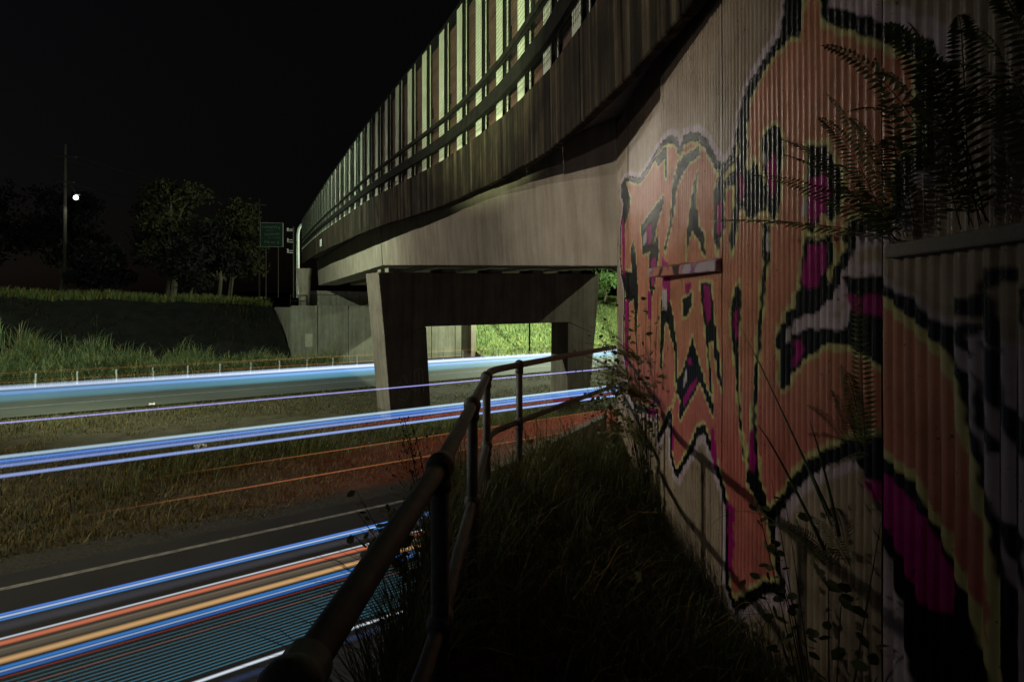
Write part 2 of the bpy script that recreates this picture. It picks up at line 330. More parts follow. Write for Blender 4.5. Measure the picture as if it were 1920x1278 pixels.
# girders, two spans
def gl(Y): return np.array((4.78-0.45*Y, Y))
def girder(Y0, Y1, zt0, zt1, zb0, zb1, shift):
    sh = D*shift; fall = 0.03*shift; w = D*1.75; wi = D*0.12
    A, B = gl(Y0)+sh, gl(Y1)+sh
    lo = [(*(A+wi), zb0+fall), (*(B+wi), zb1+fall), (*(B+w-wi), zb1+fall+0.05), (*(A+w-wi), zb0+fall+0.05)]
    hi = [(*A, zt0+fall), (*B, zt1+fall), (*(B+w), zt1+fall+0.05), (*(A+w), zt0+fall+0.05)]
    bevel(MB().hexa(lo, hi).build('girder', M_girder, bridge), 0.02, 2)
for j in range(5):
    girder(7.56, 21.95, 2.55, 3.26, 0.565, 1.67, j*2.55); girder(22.05, 44.6, 3.26, 3.78, 1.67, 1.80, j*2.55)
# pier: two tapering legs and a deep crosshead, in the median
P0, P1 = 20.2, 21.45
pier = MB().rprofile([(8.71,1.36),(8.97,-1.3),(10.73,-0.72),(18.3,-0.66),(20.1,-1.3),(20.43,1.72)], P0, P1).build('crosshead', M_pier, bridge); bevel(pier, 0.03)
bevel(MB().rprofile([(8.965,-1.26),(9.24,-4.4),(10.95,-4.4),(10.735,-0.735)], P0+0.004, P1-0.004).build('pier_leg', M_pier, bridge), 0.03)
bevel(MB().rprofile([(18.3,-0.675),(18.25,-4.4),(19.7,-4.4),(20.095,-1.28)], P0+0.004, P1-0.004).build('pier_leg', M_pier, bridge), 0.03)
for j in range(5):
    for dq in (0.25, 0.95):
        s0 = 9.15+j*2.36; z = 1.36+(s0-8.71)*0.0307
        MB().rbox(s0, s0+0.62, P0+dq-0.16, P0+dq+0.16, z-0.005, z+0.17).build('bearing', M_abut, bridge)
# scrawled tag on the pier leg (paint, 3 mm proud)
def stroke(pts, r=0.03): return [R(s, P0-0.003, z) for s, z in pts], r
tg = MB()
for pts in ([(9.75,-2.55),(9.9,-2.75),(9.8,-3.0),(9.6,-2.85),(9.7,-2.6),(9.95,-3.0),(10.15,-3.2)], [(9.5,-3.25),(9.75,-3.0),(10.0,-3.3),(9.8,-3.6),(9.5,-3.45)],
            [(10.2,-2.45),(10.25,-3.3)], [(10.4,-2.4),(10.42,-3.35)], [(10.2,-2.42),(10.5,-2.36)], [(10.55,-2.4),(10.6,-3.3)], [(9.3,-2.9),(9.45,-3.1),(9.55,-2.8)]):
    p, r = stroke(pts); tg.tube(p, 0.022, 5)
tgo = tg.build('spray_scrawl', simple('scrawl_paint', (0.30,0.24,0.22), (0.36,0.29,0.27), ns=9, rough=0.8, bs_=0), bridge)

# near abutment behind the ribbed wall
ab = thing('bridge_abutment', (1.5, 7.4, ROAD_Z), 'near concrete abutment behind the ribbed graffiti wall', 'abutment')
c0 = np.array((1.47, 7.50)); c1 = c0 + D*16; b0 = np.array((1.47, 6.85)); b1 = b0 + D*16
MB().prism([(1.47,-3), (17,-3), tuple(c1), tuple(c0)], ROAD_Z-0.2, 0.45).build('abutment_wall', M_core, ab)
MB().prism([(1.47,-3), (17,-3), tuple(b1), tuple(b0)], 0.45, 2.36).build('back_wall', M_core, ab)

# far abutment
fa = thing('bridge_abutment', R(20, 45, ROAD_Z), 'far concrete abutment with tall wall panels and railed bearing shelf, beyond the far road', 'abutment')
MB().rbox(12.2, 28.4, 44.6, 49.6, ROAD_Z-0.3, 0.10).build('abutment_core', M_abut, fa)
xs = [12.2, 14.15, 16.6, 19.1, 21.6, 24.1, 26.5, 28.4]
for a, b in zip(xs[:-1], xs[1:]):
    bevel(MB().rbox(a+0.03, b-0.03, 44.42, 44.62, ROAD_Z-0.2, 0.22).build('wall_panel', M_abut, fa), 0.02)
for a in np.arange(14.2, 28.3, 2.03):
    MB().rbox(a+0.02, a+2.01, 46.2, 46.4, 0.1, 1.12).build('curtain_panel', M_abut, fa)
bevel(MB().rbox(13.9, 28.4, 46.05, 46.45, 1.12, 1.42).build('capping_beam', M_girder, fa), 0.02)
MB().rbox(27.9, 28.42, 43.9, 44.42, ROAD_Z-0.2, 1.9).build('end_pilaster', M_girder, fa)
MB().tube([R(13.45,45.4,0.1), R(13.45,45.4,1.2), R(13.42,45.4,2.4), R(13.4,45.4,3.1)], [0.40,0.42,0.5,0.62], 18).build('flared_pilaster', M_girder, fa, True)
for k in range(3):
    MB().tube([R(12.25+0.6*k,44.9,0.1), R(12.25+0.6*k,44.9,1.05)], 0.03, 6).build('railing_post', M_pole, fa)
for z in (0.58, 1.02): MB().tube([R(12.2,44.9,z), R(13.5,44.9,z)], 0.025, 6).build('railing_bar', M_pole, fa)
MB().rbox(13.2, 13.75, 44.38, 44.42, -2.95, -1.95).build('painted_patch', simple('patch_paint', (0.36,0.34,0.25), (0.46,0.44,0.34), ns=3), fa)

# ------------------------------------------------------------------ ledge beside the camera and its retaining wall
ledge = [(-0.40,-3.0), (1.50,-3.0), (1.50,7.52), (1.28,7.70), (-0.37,4.76)]
def ledge_z(x): return -1.5 - 0.58*np.clip((x+0.15)/1.5, 0, 1)
lgm = MB().prism(ledge, ROAD_Z-0.2, -1.5); lgm.v = [(x, y, z if z < -2 else float(ledge_z(x))) for x, y, z in lgm.v]
lg = tag(lgm.build('ledge', M_soil, None), kind='structure')
MB().hexa([(-0.48,-3,ROAD_Z-.2),(-0.40,-3,ROAD_Z-.2),(-0.375,4.76,ROAD_Z-.2),(-0.455,4.80,ROAD_Z-.2)], [(-0.48,-3,-1.46),(-0.40,-3,-1.46),(-0.375,4.76,-1.46),(-0.455,4.80,-1.46)]).build('retaining_kerb', M_core, lg)
MB().hexa([(-0.455,4.80,ROAD_Z-.2),(-0.37,4.765,ROAD_Z-.2),(1.28,7.71,ROAD_Z-.2),(1.20,7.78,ROAD_Z-.2)], [(-0.455,4.80,-1.46),(-0.37,4.765,-1.46),(1.28,7.71,-1.46),(1.20,7.78,-1.46)]).build('retaining_kerb', M_core, lg)

# ------------------------------------------------------------------ ribbed wall with graffiti
GRAF={
 'far':{
'S':[[(7.288,1.585),(7.063,1.615),(6.711,1.563),(6.284,1.437),(6.154,1.425),(5.816,1.461),(5.513,1.519),(5.241,1.552),(4.994,1.519),(4.784,1.435),(4.723,1.337),(4.606,1.394),(4.414,1.365),(4.238,1.307),(4.063,1.2),(3.944,1.087),(3.832,0.988),(3.736,0.954),(3.6,0.972),(3.557,1.073),(3.498,1.167),(3.449,1.238),(3.394,1.301),(3.248,1.349),(3.077,1.399),(2.956,1.414),(2.925,1.508),(2.9,1.571),(2.885,1.725),(2.535,1.516),(2.488,1.32),(2.46,1.297),(2.339,1.218),(2.175,1.103),(2.049,1.012),(1.936,0.922),(1.845,0.844),(1.866,0.817),(1.892,0.803),(1.887,0.58),(1.894,0.462),(2.004,0.485),(2.021,0.337),(2.119,0.294),(2.181,0.29),(2.317,0.3),(2.339,0.215),(2.408,0.149),(2.472,0.042),(2.747,-0.036),(2.863,-0.075),(2.943,-0.171),(2.814,-0.129),(2.672,-0.098),(2.518,-0.092),(2.392,-0.094),(2.347,-0.057),(2.332,0.039),(2.392,0.096),(2.354,0.124),(2.149,0.117),(2.004,0.109),(2.004,-0.53),(2.119,-0.54),(2.282,-0.582),(2.493,-0.682),(2.648,-0.769),(2.767,-0.864),(2.897,-1.002),(3.021,-1.13),(3.039,-1.156),(2.954,-1.335),(2.88,-1.476),(3.09,-1.546),(3.333,-1.74),(3.548,-1.902),(3.708,-1.814),(3.726,-1.289),(3.769,-1.24),(3.826,-1.174),(3.976,-1.021),(4.052,-0.976),(4.143,-0.909),(4.262,-0.959),(4.388,-1.106),(4.62,-1.29),(4.769,-1.426),(4.911,-1.408),(5.028,-1.253),(5.028,-0.957),(5.433,-1.293),(5.473,-1.016),(6.005,-1.103),(6.42,-1.125),(6.681,-1.064),(6.931,-0.779),(7.13,-0.535),(7.13,-0.214),(7.063,0.106),(7.063,0.232),(7.27,0.429),(7.379,0.671),(7.306,1.082),(7.165,1.215),(7.13,1.323),(7.306,1.452)]],
'K':[[(7.27,1.554),(6.996,1.587),(6.866,1.454),(6.681,1.29),(6.741,1.156),(6.996,1.036),(7.13,0.722),(7.235,1.071),(7.13,1.29)],[(7.235,0.495),(6.592,0.42),(6.311,0.343),(6.505,0.11),(6.866,0.051),(6.996,0.216)],[(5.513,1.452),(5.168,1.472),(5.114,1.414),(5.114,1.179),(5.204,1.2),(5.186,1.366),(5.453,1.359)],[(4.238,1.211),(4.225,1.141),(4.481,1.142),(4.679,1.092),(4.831,0.996),(4.895,0.83),(5.045,0.648),(5.168,0.504),(5.222,0.558),(5.045,0.723),(4.977,0.91),(4.911,1.118),(4.784,1.215),(4.62,1.234),(4.362,1.214)],[(6.162,0.884),(5.513,0.992),(5.241,1.031),(5.241,0.973),(5.453,0.807),(5.661,0.573),(6.078,0.57),(6.103,0.715)],[(6.534,0.784),(6.393,0.587),(6.284,0.106),(6.393,-0.371),(6.505,0.11),(6.681,0.695)],[(5.793,0.532),(5.453,0.705),(5.393,0.546),(5.513,0.3),(5.661,0.095),(5.749,0.178)],[(4.388,-0.214),(4.324,-0.312),(4.202,-0.441),(4.143,-0.493),(4.166,-0.523),(4.063,-0.579),(3.944,-0.673),(3.944,-0.747),(4.052,-0.684),(4.19,-0.565),(4.238,-0.548),(4.441,-0.707),(4.635,-0.86),(4.693,-0.919),(4.754,-0.9),(4.708,-0.75),(4.815,-0.709),(4.911,-0.801),(5.028,-0.975),(5.186,-1.108),(5.374,-1.249),(5.114,-1.016),(4.879,-0.764),(4.784,-0.601),(4.606,-0.483)],[(4.911,-0.101),(4.8,-0.346),(4.784,-0.601),(4.863,-0.647),(4.847,-0.395),(5.079,-0.152),(5.186,-0.107),(5.297,-0.556),(5.354,-0.562),(5.316,0.09),(5.011,0.061)]],
'M':[[(5.885,0.844),(5.661,0.865),(5.682,0.655),(5.839,0.635)],[(5.704,0.47),(5.534,0.508),(5.555,0.25),(5.682,0.176)],[(7.235,1.071),(7.063,1.145),(6.996,0.38),(7.165,0.457)],[(7.029,0.086),(6.772,0.114),(6.803,-0.714),(6.996,-0.734)],[(5.839,0.181),(5.661,0.159),(5.682,-0.117),(5.816,-0.109)],[(5.297,0.486),(5.011,0.366),(5.011,0.085),(5.168,-0.034),(5.241,0.088)],[(5.816,-1.019),(5.493,-0.963),(5.493,-1.04),(5.816,-1.112)]],
'H':[[(5.297,0.164),(5.114,0.182),(5.114,-0.01),(5.297,-0.02)],[(6.029,0.78),(5.885,0.805),(5.885,0.678),(6.029,0.667)]],
 },
 'main':{
'S':[[(6.974,1.516),(6.758,1.545),(6.421,1.495),(6.013,1.375),(5.888,1.363),(5.565,1.398),(5.276,1.454),(5.015,1.485),(4.778,1.453),(4.578,1.373),(4.519,1.279),(4.407,1.334),(4.224,1.306),(4.055,1.25),(3.888,1.148),(3.774,1.04),(3.667,0.945),(3.575,0.913),(3.444,0.93),(3.403,1.027),(3.347,1.117),(3.3,1.185),(3.247,1.245),(3.108,1.29),(2.944,1.338),(2.829,1.353),(2.799,1.443),(2.774,1.503),(2.761,1.651),(2.426,1.45),(2.381,1.263),(2.353,1.241),(2.238,1.165),(2.081,1.055),(1.96,0.968),(1.853,0.882),(1.765,0.807),(1.785,0.781),(1.81,0.768),(1.805,0.555),(1.812,0.442),(1.918,0.464),(1.933,0.323),(2.027,0.281),(2.087,0.278),(2.217,0.287),(2.238,0.206),(2.304,0.143),(2.365,0.04),(2.628,-0.034),(2.74,-0.072),(2.816,-0.164),(2.693,-0.124),(2.557,-0.093),(2.409,-0.088),(2.289,-0.09),(2.245,-0.055),(2.231,0.038),(2.289,0.092),(2.253,0.118),(2.057,0.112),(1.918,0.104),(1.918,-0.507),(2.027,-0.517),(2.183,-0.557),(2.385,-0.653),(2.534,-0.736),(2.648,-0.826),(2.772,-0.959),(2.89,-1.081),(2.908,-1.107),(2.827,-1.277),(2.756,-1.413),(2.956,-1.48),(3.189,-1.665),(3.395,-1.82),(3.548,-1.736),(3.566,-1.233),(3.606,-1.186),(3.661,-1.124),(3.805,-0.977),(3.877,-0.934),(3.964,-0.869),(4.078,-0.917),(4.199,-1.058),(4.421,-1.235),(4.563,-1.364),(4.699,-1.348),(4.811,-1.199),(4.811,-0.915),(5.198,-1.237),(5.237,-0.972),(5.745,-1.055),(6.143,-1.077),(6.392,-1.018),(6.631,-0.746),(6.823,-0.512),(6.823,-0.205),(6.758,0.101),(6.758,0.222),(6.956,0.411),(7.06,0.642),(6.991,1.035),(6.856,1.163),(6.823,1.266),(6.991,1.389)]],
'K':[[(3.331,1.133),(3.211,1.168),(3.225,0.84),(3.355,0.874)],[(2.799,1.674),(2.609,1.56),(2.609,1.364),(2.648,1.265),(2.74,1.304),(2.833,1.354),(2.799,1.443)],[(3.247,1.245),(2.829,1.353),(2.729,1.299),(2.944,1.278),(3.098,1.22),(3.189,1.16),(3.211,1.047),(3.316,1.106)],[(5.276,1.389),(4.945,1.409),(4.893,1.353),(4.893,1.128),(4.979,1.148),(4.962,1.307),(5.217,1.301)],[(4.055,1.159),(4.043,1.091),(4.287,1.093),(4.477,1.045),(4.623,0.953),(4.684,0.794),(4.827,0.62),(4.945,0.482),(4.997,0.534),(4.827,0.692),(4.762,0.87),(4.699,1.07),(4.578,1.163),(4.421,1.181),(4.174,1.162)],[(4.078,0.982),(4.113,0.879),(4.125,0.773),(4.055,0.593),(3.953,0.504),(3.931,0.354),(3.997,0.405),(4.066,0.488),(4.211,0.576),(4.3,0.496),(4.34,0.374),(4.353,0.502),(4.236,0.786),(4.162,0.924)],[(5.896,0.845),(5.276,0.949),(5.015,0.987),(5.015,0.931),(5.217,0.773),(5.416,0.548),(5.816,0.545),(5.84,0.684)],[(5.543,0.509),(5.217,0.675),(5.16,0.522),(5.276,0.287),(5.416,0.091),(5.5,0.17)],[(3.696,0.842),(3.575,0.911),(3.575,0.513),(3.667,0.419),(3.696,0.336),(3.764,0.469),(3.748,0.776)],[(3.62,0.791),(3.42,0.827),(3.355,0.921),(3.255,0.86),(3.196,0.743),(3.14,0.83),(3.072,0.743),(2.994,0.64),(2.944,0.568),(2.994,0.511),(3.085,0.52),(3.154,0.491),(3.225,0.514),(3.285,0.597),(3.339,0.551),(3.395,0.433),(3.453,0.314),(3.495,0.403),(3.444,0.558),(3.395,0.741),(3.548,0.751)],[(3.032,0.898),(2.981,0.936),(2.908,0.932),(2.838,0.891),(2.799,0.829),(2.816,0.734),(2.844,0.661),(2.821,0.616),(2.861,0.477),(2.896,0.44),(2.956,0.493),(2.981,0.637),(3.019,0.73),(3.052,0.824)],[(2.576,0.739),(2.397,0.683),(2.365,0.616),(2.307,0.562),(2.285,0.467),(2.342,0.391),(2.377,0.352),(2.413,0.385),(2.455,0.41),(2.49,0.369),(2.53,0.325),(2.571,0.357),(2.576,0.55)],[(3.026,0.454),(2.956,0.438),(2.944,0.298),(2.988,0.162),(3.013,0.051),(3.052,-0.12),(3.092,-0.38),(3.119,-0.628),(3.092,-0.788),(3.058,-0.923),(3.007,-0.992),(2.908,-1.082),(3.019,-1.081),(3.154,-1.026),(3.233,-0.976),(3.218,-0.863),(3.168,-0.68),(3.14,-0.477),(3.105,-0.21),(3.058,0.052),(3.019,0.221)],[(2.585,0.334),(2.534,0.299),(2.426,0.3),(2.381,0.312),(2.361,0.217),(2.413,0.149),(2.397,0.108),(2.397,0.052),(2.447,0.002),(2.534,-0.033),(2.678,-0.035),(2.708,-0.02),(2.688,0.05),(2.643,0.099),(2.628,0.217)],[(2.253,0.27),(2.231,0.201),(2.304,0.143),(2.342,0.077),(2.405,0.068),(2.365,0.173),(2.289,0.232)],[(2.829,-0.191),(2.693,-0.121),(2.557,-0.091),(2.409,-0.086),(2.238,-0.088),(2.144,-0.125),(2.144,-0.173),(2.238,-0.155),(2.342,-0.138),(2.455,-0.17),(2.594,-0.233),(2.698,-0.308),(2.74,-0.37),(2.816,-0.396),(2.838,-0.298)],[(2.289,0.124),(2.036,0.118),(2.036,-0.214),(2.087,-0.2),(2.144,-0.173),(2.231,-0.092),(2.245,0.025)],[(2.385,-0.648),(2.217,-0.54),(2.036,-0.496),(2.036,-0.672),(2.087,-0.669),(2.217,-0.578)],[(4.199,-0.205),(4.137,-0.299),(4.02,-0.422),(3.964,-0.472),(3.986,-0.501),(3.888,-0.554),(3.774,-0.644),(3.774,-0.715),(3.877,-0.654),(4.009,-0.541),(4.055,-0.524),(4.249,-0.677),(4.435,-0.823),(4.491,-0.88),(4.548,-0.861),(4.505,-0.718),(4.608,-0.678),(4.699,-0.766),(4.811,-0.933),(4.962,-1.06),(5.142,-1.195),(4.893,-0.972),(4.668,-0.731),(4.578,-0.575),(4.407,-0.463)],[(4.699,-0.097),(4.593,-0.331),(4.578,-0.575),(4.653,-0.619),(4.638,-0.378),(4.86,-0.146),(4.962,-0.102),(5.068,-0.532),(5.123,-0.538),(5.086,0.086),(4.794,0.058)],[(4.463,0.067),(4.211,0.118),(4.211,0.024),(4.327,-0.049),(4.435,-0.075)],[(4.032,0.181),(3.815,0.172),(3.754,-0.042),(3.715,-0.164),(3.62,-0.482),(3.62,-0.533),(3.705,-0.424),(3.774,-0.219),(3.856,-0.224),(3.835,-0.403),(3.784,-0.575),(3.835,-0.564),(3.899,-0.263),(3.942,-0.118),(4.009,0.068)],[(3.395,0.121),(3.323,0.15),(3.316,-0.068),(3.363,-0.195),(3.347,-0.445),(3.316,-0.643),(3.255,-0.86),(3.285,-0.822),(3.347,-0.618),(3.395,-0.356),(3.444,-0.2),(3.478,-0.039)],[(2.783,-0.057),(2.708,-0.051),(2.698,-0.094),(2.729,-0.223),(2.729,-0.363),(2.805,-0.394),(2.85,-0.358),(2.827,-0.191)]],
'M':[[(5.458,0.45),(5.295,0.486),(5.315,0.239),(5.437,0.168)],[(3.715,0.672),(3.602,0.685),(3.602,0.516),(3.676,0.458),(3.715,0.515)],[(3.331,0.774),(3.285,0.794),(3.277,0.654),(3.331,0.618)],[(2.975,0.761),(2.879,0.79),(2.867,0.639),(2.908,0.561),(2.969,0.648)],[(2.552,0.581),(2.426,0.575),(2.381,0.486),(2.413,0.403),(2.49,0.397),(2.534,0.363),(2.562,0.427)],[(2.585,0.281),(2.447,0.282),(2.405,0.243),(2.43,0.166),(2.498,0.101),(2.59,0.08),(2.618,0.142)],[(2.289,0.051),(2.036,0.05),(2.036,-0.034),(2.231,-0.013)],[(2.698,-0.157),(2.628,-0.133),(2.599,-0.188),(2.678,-0.281),(2.708,-0.284)],[(4.421,-0.692),(4.3,-0.605),(4.101,-0.488),(4.101,-0.53),(4.274,-0.657),(4.435,-0.781)],[(4.3,-0.379),(4.211,-0.371),(4.211,-0.418),(4.3,-0.427)],[(3.964,0.16),(3.846,0.155),(3.805,-0.043),(3.877,-0.116),(3.942,-0.007)],[(3.428,-0.022),(3.363,-0.006),(3.363,-0.164),(3.411,-0.198)],[(3.182,-0.686),(3.133,-0.666),(3.112,-0.828),(3.14,-0.918),(3.189,-0.903)],[(3.825,-0.814),(3.754,-0.781),(3.686,-1.009),(3.754,-1.063),(3.815,-0.972)],[(4.746,-0.987),(4.668,-0.971),(4.699,-1.198),(4.762,-1.169)],[(4.38,0.197),(4.249,0.191),(4.262,0.12),(4.366,0.106)],[(5.068,0.466),(4.794,0.35),(4.794,0.081),(4.945,-0.032),(5.015,0.085)],[(3.53,-1.198),(3.42,-1.192),(3.428,-1.613),(3.513,-1.62)],[(2.163,-0.653),(2.036,-0.624),(2.036,-0.71),(2.118,-0.709)],[(5.565,-0.975),(5.256,-0.921),(5.256,-0.995),(5.565,-1.064)]],
'H':[[(3.039,0.834),(3.0,0.81),(2.994,0.746),(3.039,0.775)],[(4.407,-0.504),(4.327,-0.446),(4.34,-0.545),(4.435,-0.644)],[(5.068,0.157),(4.893,0.174),(4.893,-0.009),(5.068,-0.019)],[(2.783,-0.104),(2.724,-0.087),(2.719,-0.158),(2.783,-0.177)],[(2.638,0.47),(2.59,0.5),(2.571,0.434),(2.628,0.409)],[(2.981,0.386),(2.95,0.404),(2.95,0.299),(2.988,0.302)]],
 },
 'planter':{
'halo':[[(1.993,0.155),(1.936,0.105),(1.783,0.03),(1.653,-0.034),(1.558,-0.047),(1.506,-0.087),(1.355,-0.079),(1.355,-0.917),(1.993,-1.348)]],
'cream':[[(1.993,0.183),(1.355,0.188),(1.355,-0.028),(1.506,-0.02),(1.649,-0.003),(1.783,0.064),(1.936,0.132),(1.993,0.146)]],
'black':[[(1.993,0.093),(1.936,0.074),(1.831,0.038),(1.737,-0.02),(1.649,-0.062),(1.645,-0.126),(1.602,-0.183),(1.565,-0.355),(1.523,-0.502),(1.473,-0.652),(1.434,-0.755),(1.434,-0.97),(1.831,-1.239),(1.856,-1.082),(1.903,-0.86),(1.993,-0.788)],[(1.649,0.028),(1.613,0.027),(1.561,0.048),(1.547,0.113),(1.512,0.103),(1.439,0.105),(1.435,0.071),(1.489,0.064),(1.523,0.047),(1.54,-0.02),(1.645,-0.022)],[(1.637,-0.052),(1.59,-0.033),(1.55,-0.041),(1.558,-0.069),(1.604,-0.078),(1.567,-0.12),(1.585,-0.134),(1.621,-0.109),(1.641,-0.083)],[(1.543,0.026),(1.523,0.031),(1.489,-0.045),(1.473,-0.113),(1.492,-0.126),(1.523,-0.088),(1.54,-0.046)],[(1.432,0.051),(1.404,0.063),(1.404,-0.055),(1.423,-0.029)],[(1.547,-0.09),(1.496,-0.115),(1.492,-0.171),(1.457,-0.249),(1.412,-0.28),(1.412,-0.373),(1.457,-0.358),(1.489,-0.282),(1.547,-0.22)],[(1.496,-0.557),(1.442,-0.55),(1.412,-0.571),(1.412,-0.704),(1.439,-0.65),(1.492,-0.59)],[(1.576,-0.165),(1.529,-0.29),(1.502,-0.383),(1.529,-0.39),(1.565,-0.296)]],
'orange':[[(1.993,0.043),(1.936,0.033),(1.831,-0.021),(1.746,-0.082),(1.673,-0.121),(1.645,-0.173),(1.613,-0.275),(1.579,-0.388),(1.536,-0.536),(1.496,-0.718),(1.483,-0.864),(1.486,-1.005),(1.509,-1.021),(1.572,-0.857),(1.688,-0.683),(1.809,-0.554),(1.936,-0.515),(1.993,-0.508)]],
'magenta':[[(1.993,-0.564),(1.936,-0.566),(1.831,-0.604),(1.737,-0.663),(1.633,-0.783),(1.653,-0.886),(1.783,-0.922),(1.856,-0.821),(1.925,-0.761),(1.993,-0.713)]],
'pale':[[(1.993,-0.826),(1.914,-0.847),(1.856,-1.013),(1.816,-1.229),(1.993,-1.348)]],
 }}
def inside(poly, U, W):
    r = np.zeros(U.shape, bool); n = len(poly)
    for i in range(n):
        (x0, y0), (x1, y1) = poly[i], poly[(i+1) % n]
        if y0 == y1: continue
        c = ((y0 > W) != (y1 > W)) & (U < (x1-x0)*(W-y0)/(y1-y0)+x0); r ^= c
    return r
def edge_dist(poly, U, W, cap):
    d = np.full(U.shape, cap); n = len(poly)
    for i in range(n):
        (x0, y0), (x1, y1) = poly[i], poly[(i+1) % n]
        lo0, hi0, lo1, hi1 = min(x0,x1)-cap, max(x0,x1)+cap, min(y0,y1)-cap, max(y0,y1)+cap
        k = np.nonzero((U > lo0)&(U < hi0)&(W > lo1)&(W < hi1))[0]
        if not len(k): continue
        dx, dy = x1-x0, y1-y0; L = dx*dx+dy*dy+1e-12
        t = np.clip(((U[k]-x0)*dx+(W[k]-y0)*dy)/L, 0, 1)
        d[k] = np.minimum(d[k], np.hypot(U[k]-x0-t*dx, W[k]-y0-t*dy))
    return d
CR = np.array((0.37,0.295,0.215)); OR0 = np.array((0.49,0.215,0.13)); OR1 = np.array((0.46,0.145,0.115)); YE = np.array((0.50,0.46,0.20)); BK = np.array((0.006,0.007,0.008))
MG = np.array((0.30,0.010,0.14)); HA = np.array((0.50,0.41,0.45)); PL = np.array((0.46,0.42,0.44))
def sstep(a, b, x): t = np.clip((x-a)/(b-a), 0, 1); return t*t*(3-2*t)
def blend(col, c, w): col[:] = col*(1-w[:, None]) + c*w[:, None]
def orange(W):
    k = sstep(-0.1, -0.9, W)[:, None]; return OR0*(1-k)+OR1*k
def paint(U, W, g):
    U = U + 0.006*np.sin(W*31+U*17) + 0.004*np.sin(W*83); W = W + 0.005*np.sin(U*41)
    col = np.tile(CR, (len(U), 1)).copy()
    fade = 0.92+0.08*np.sin(U*3.1+W*1.3)[:, None]; col *= fade
    soft = 0.004
    if 'S' in g:
        ins = np.zeros(len(U), bool); d = np.full(len(U), 0.2)
        for p in g['S']: ins |= inside(p, U, W); d = np.minimum(d, edge_dist(p, U, W, 0.2))
        sd = np.where(ins, d, -d)
        blend(col, HA, sstep(-0.068, -0.045, sd))
        blend(col, BK, sstep(-soft, soft, sd))
        blend(col, YE, sstep(0.062-soft, 0.062+soft, sd))
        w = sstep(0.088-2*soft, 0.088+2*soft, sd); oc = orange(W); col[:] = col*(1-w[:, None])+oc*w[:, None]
        for p in g['K']:
            i2 = inside(p, U, W); d2 = edge_dist(p, U, W, 0.08); s2 = np.where(i2, d2, -d2)
            blend(col, YE, sstep(-0.030, -0.018, s2)*(sd > 0.055))
        for p in g['K']:
            i2 = inside(p, U, W); d2 = edge_dist(p, U, W, 0.08); s2 = np.where(i2, d2, -d2); blend(col, BK, sstep(-soft, soft, s2))
        for p in g['M']:
            i2 = inside(p, U, W); d2 = edge_dist(p, U, W, 0.05); s2 = np.where(i2, d2, -d2); blend(col, MG, sstep(-0.01, 0.012, s2))
        for p in g['H']:
            i2 = inside(p, U, W); d2 = edge_dist(p, U, W, 0.05); s2 = np.where(i2, d2, -d2); blend(col, PL, sstep(-0.008, 0.012, s2))
    else:
        for key, c in (('halo', HA*0.8), ('cream', CR), ('black', BK), ('pale', HA), ('magenta', MG)):
            for p in g[key]:
                i2 = inside(p, U, W); d2 = edge_dist(p, U, W, 0.05); s2 = np.where(i2, d2, -d2); blend(col, c, sstep(-0.008, 0.008, s2))
        for p in g['orange']:
            i2 = inside(p, U, W); d2 = edge_dist(p, U, W, 0.08); s2 = np.where(i2, d2, -d2)
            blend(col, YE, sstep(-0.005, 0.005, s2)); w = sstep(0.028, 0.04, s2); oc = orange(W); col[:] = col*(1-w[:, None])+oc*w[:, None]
    return col
PITCH = 0.0517; RIB = 0.028
def ribbed(name, X, y0, y1, z0, z1, g, parent, spp=8, dz=0.012, blank=False):
    ys = np.arange(y0, y1+1e-6, PITCH/spp); zs = np.linspace(z0, z1, int((z1-z0)/dz)+1)
    ph = np.abs(np.sin(np.pi*ys/PITCH)); off = RIB*(1-ph**0.5)
    wob = 0.0012*np.sin(ys*5.3)+0.0008*np.sin(ys*23.1)
    Yg, Zg = np.meshgrid(ys, zs, indexing='ij'); Xg = X + (off+wob)[:, None] + 0*Zg + 0.0012*np.sin(Zg*7+Yg*3)
    V = np.stack([Xg, Yg, Zg], -1).reshape(-1, 3)
    n, m = Yg.shape; i = np.arange(n*m).reshape(n, m)
    T = np.stack([i[:-1,:-1], i[:-1,1:], i[1:,1:], i[1:,:-1]], -1).reshape(-1, 4)
    col = np.tile(CR, (n*m, 1)) if blank else paint(Yg.ravel().copy(), Zg.ravel().copy(), g)
    return np_mesh(name, V, T, M_wall, parent, True, col)
wall = thing('graffiti_wall', (1.4, 4.0, -1.5), 'ribbed concrete retaining wall sprayed with orange, black and magenta graffiti lettering', 'wall')
ribbed('wall_panel', 1.39, 6.84, 7.53, -2.3, 2.44, GRAF['far'], wall, 6, 0.018)
ribbed('wall_panel', 1.39, 5.00, 6.825, -2.3, 2.44, GRAF['far'], wall, 6, 0.018)
ribbed('wall_panel', 1.33, 3.63, 5.12, -2.3, 2.44, GRAF['main'], wall)
ribbed('wall_panel', 1.33, 2.06, 3.615, -2.3, 2.44, GRAF['main'], wall)
ribbed('wall_panel', 1.33, 0.45, 2.045, -0.1, 2.44, GRAF['main'], wall)
MB().box(1.352, 1.47, 0.4, 5.13, -2.3, 2.43).build('wall_core', M_core, wall)
MB().box(1.408, 1.47, 5.13, 7.54, -2.3, 2.43).build('wall_core', M_core, wall)
planter = thing('wall_planter', (1.3, 1.2, -1.5), 'ribbed planter box with concrete cap and ferns, graffiti on its face, jutting from the wall', 'planter')
ribbed('front_panel', 1.27, 0.45, 1.95, -2.2, 0.165, GRAF['planter'], planter, 8, 0.010)
MB().box(1.287, 1.329, 0.45, 1.953, -2.2, 0.10).build('planter_soil', M_soil, planter)
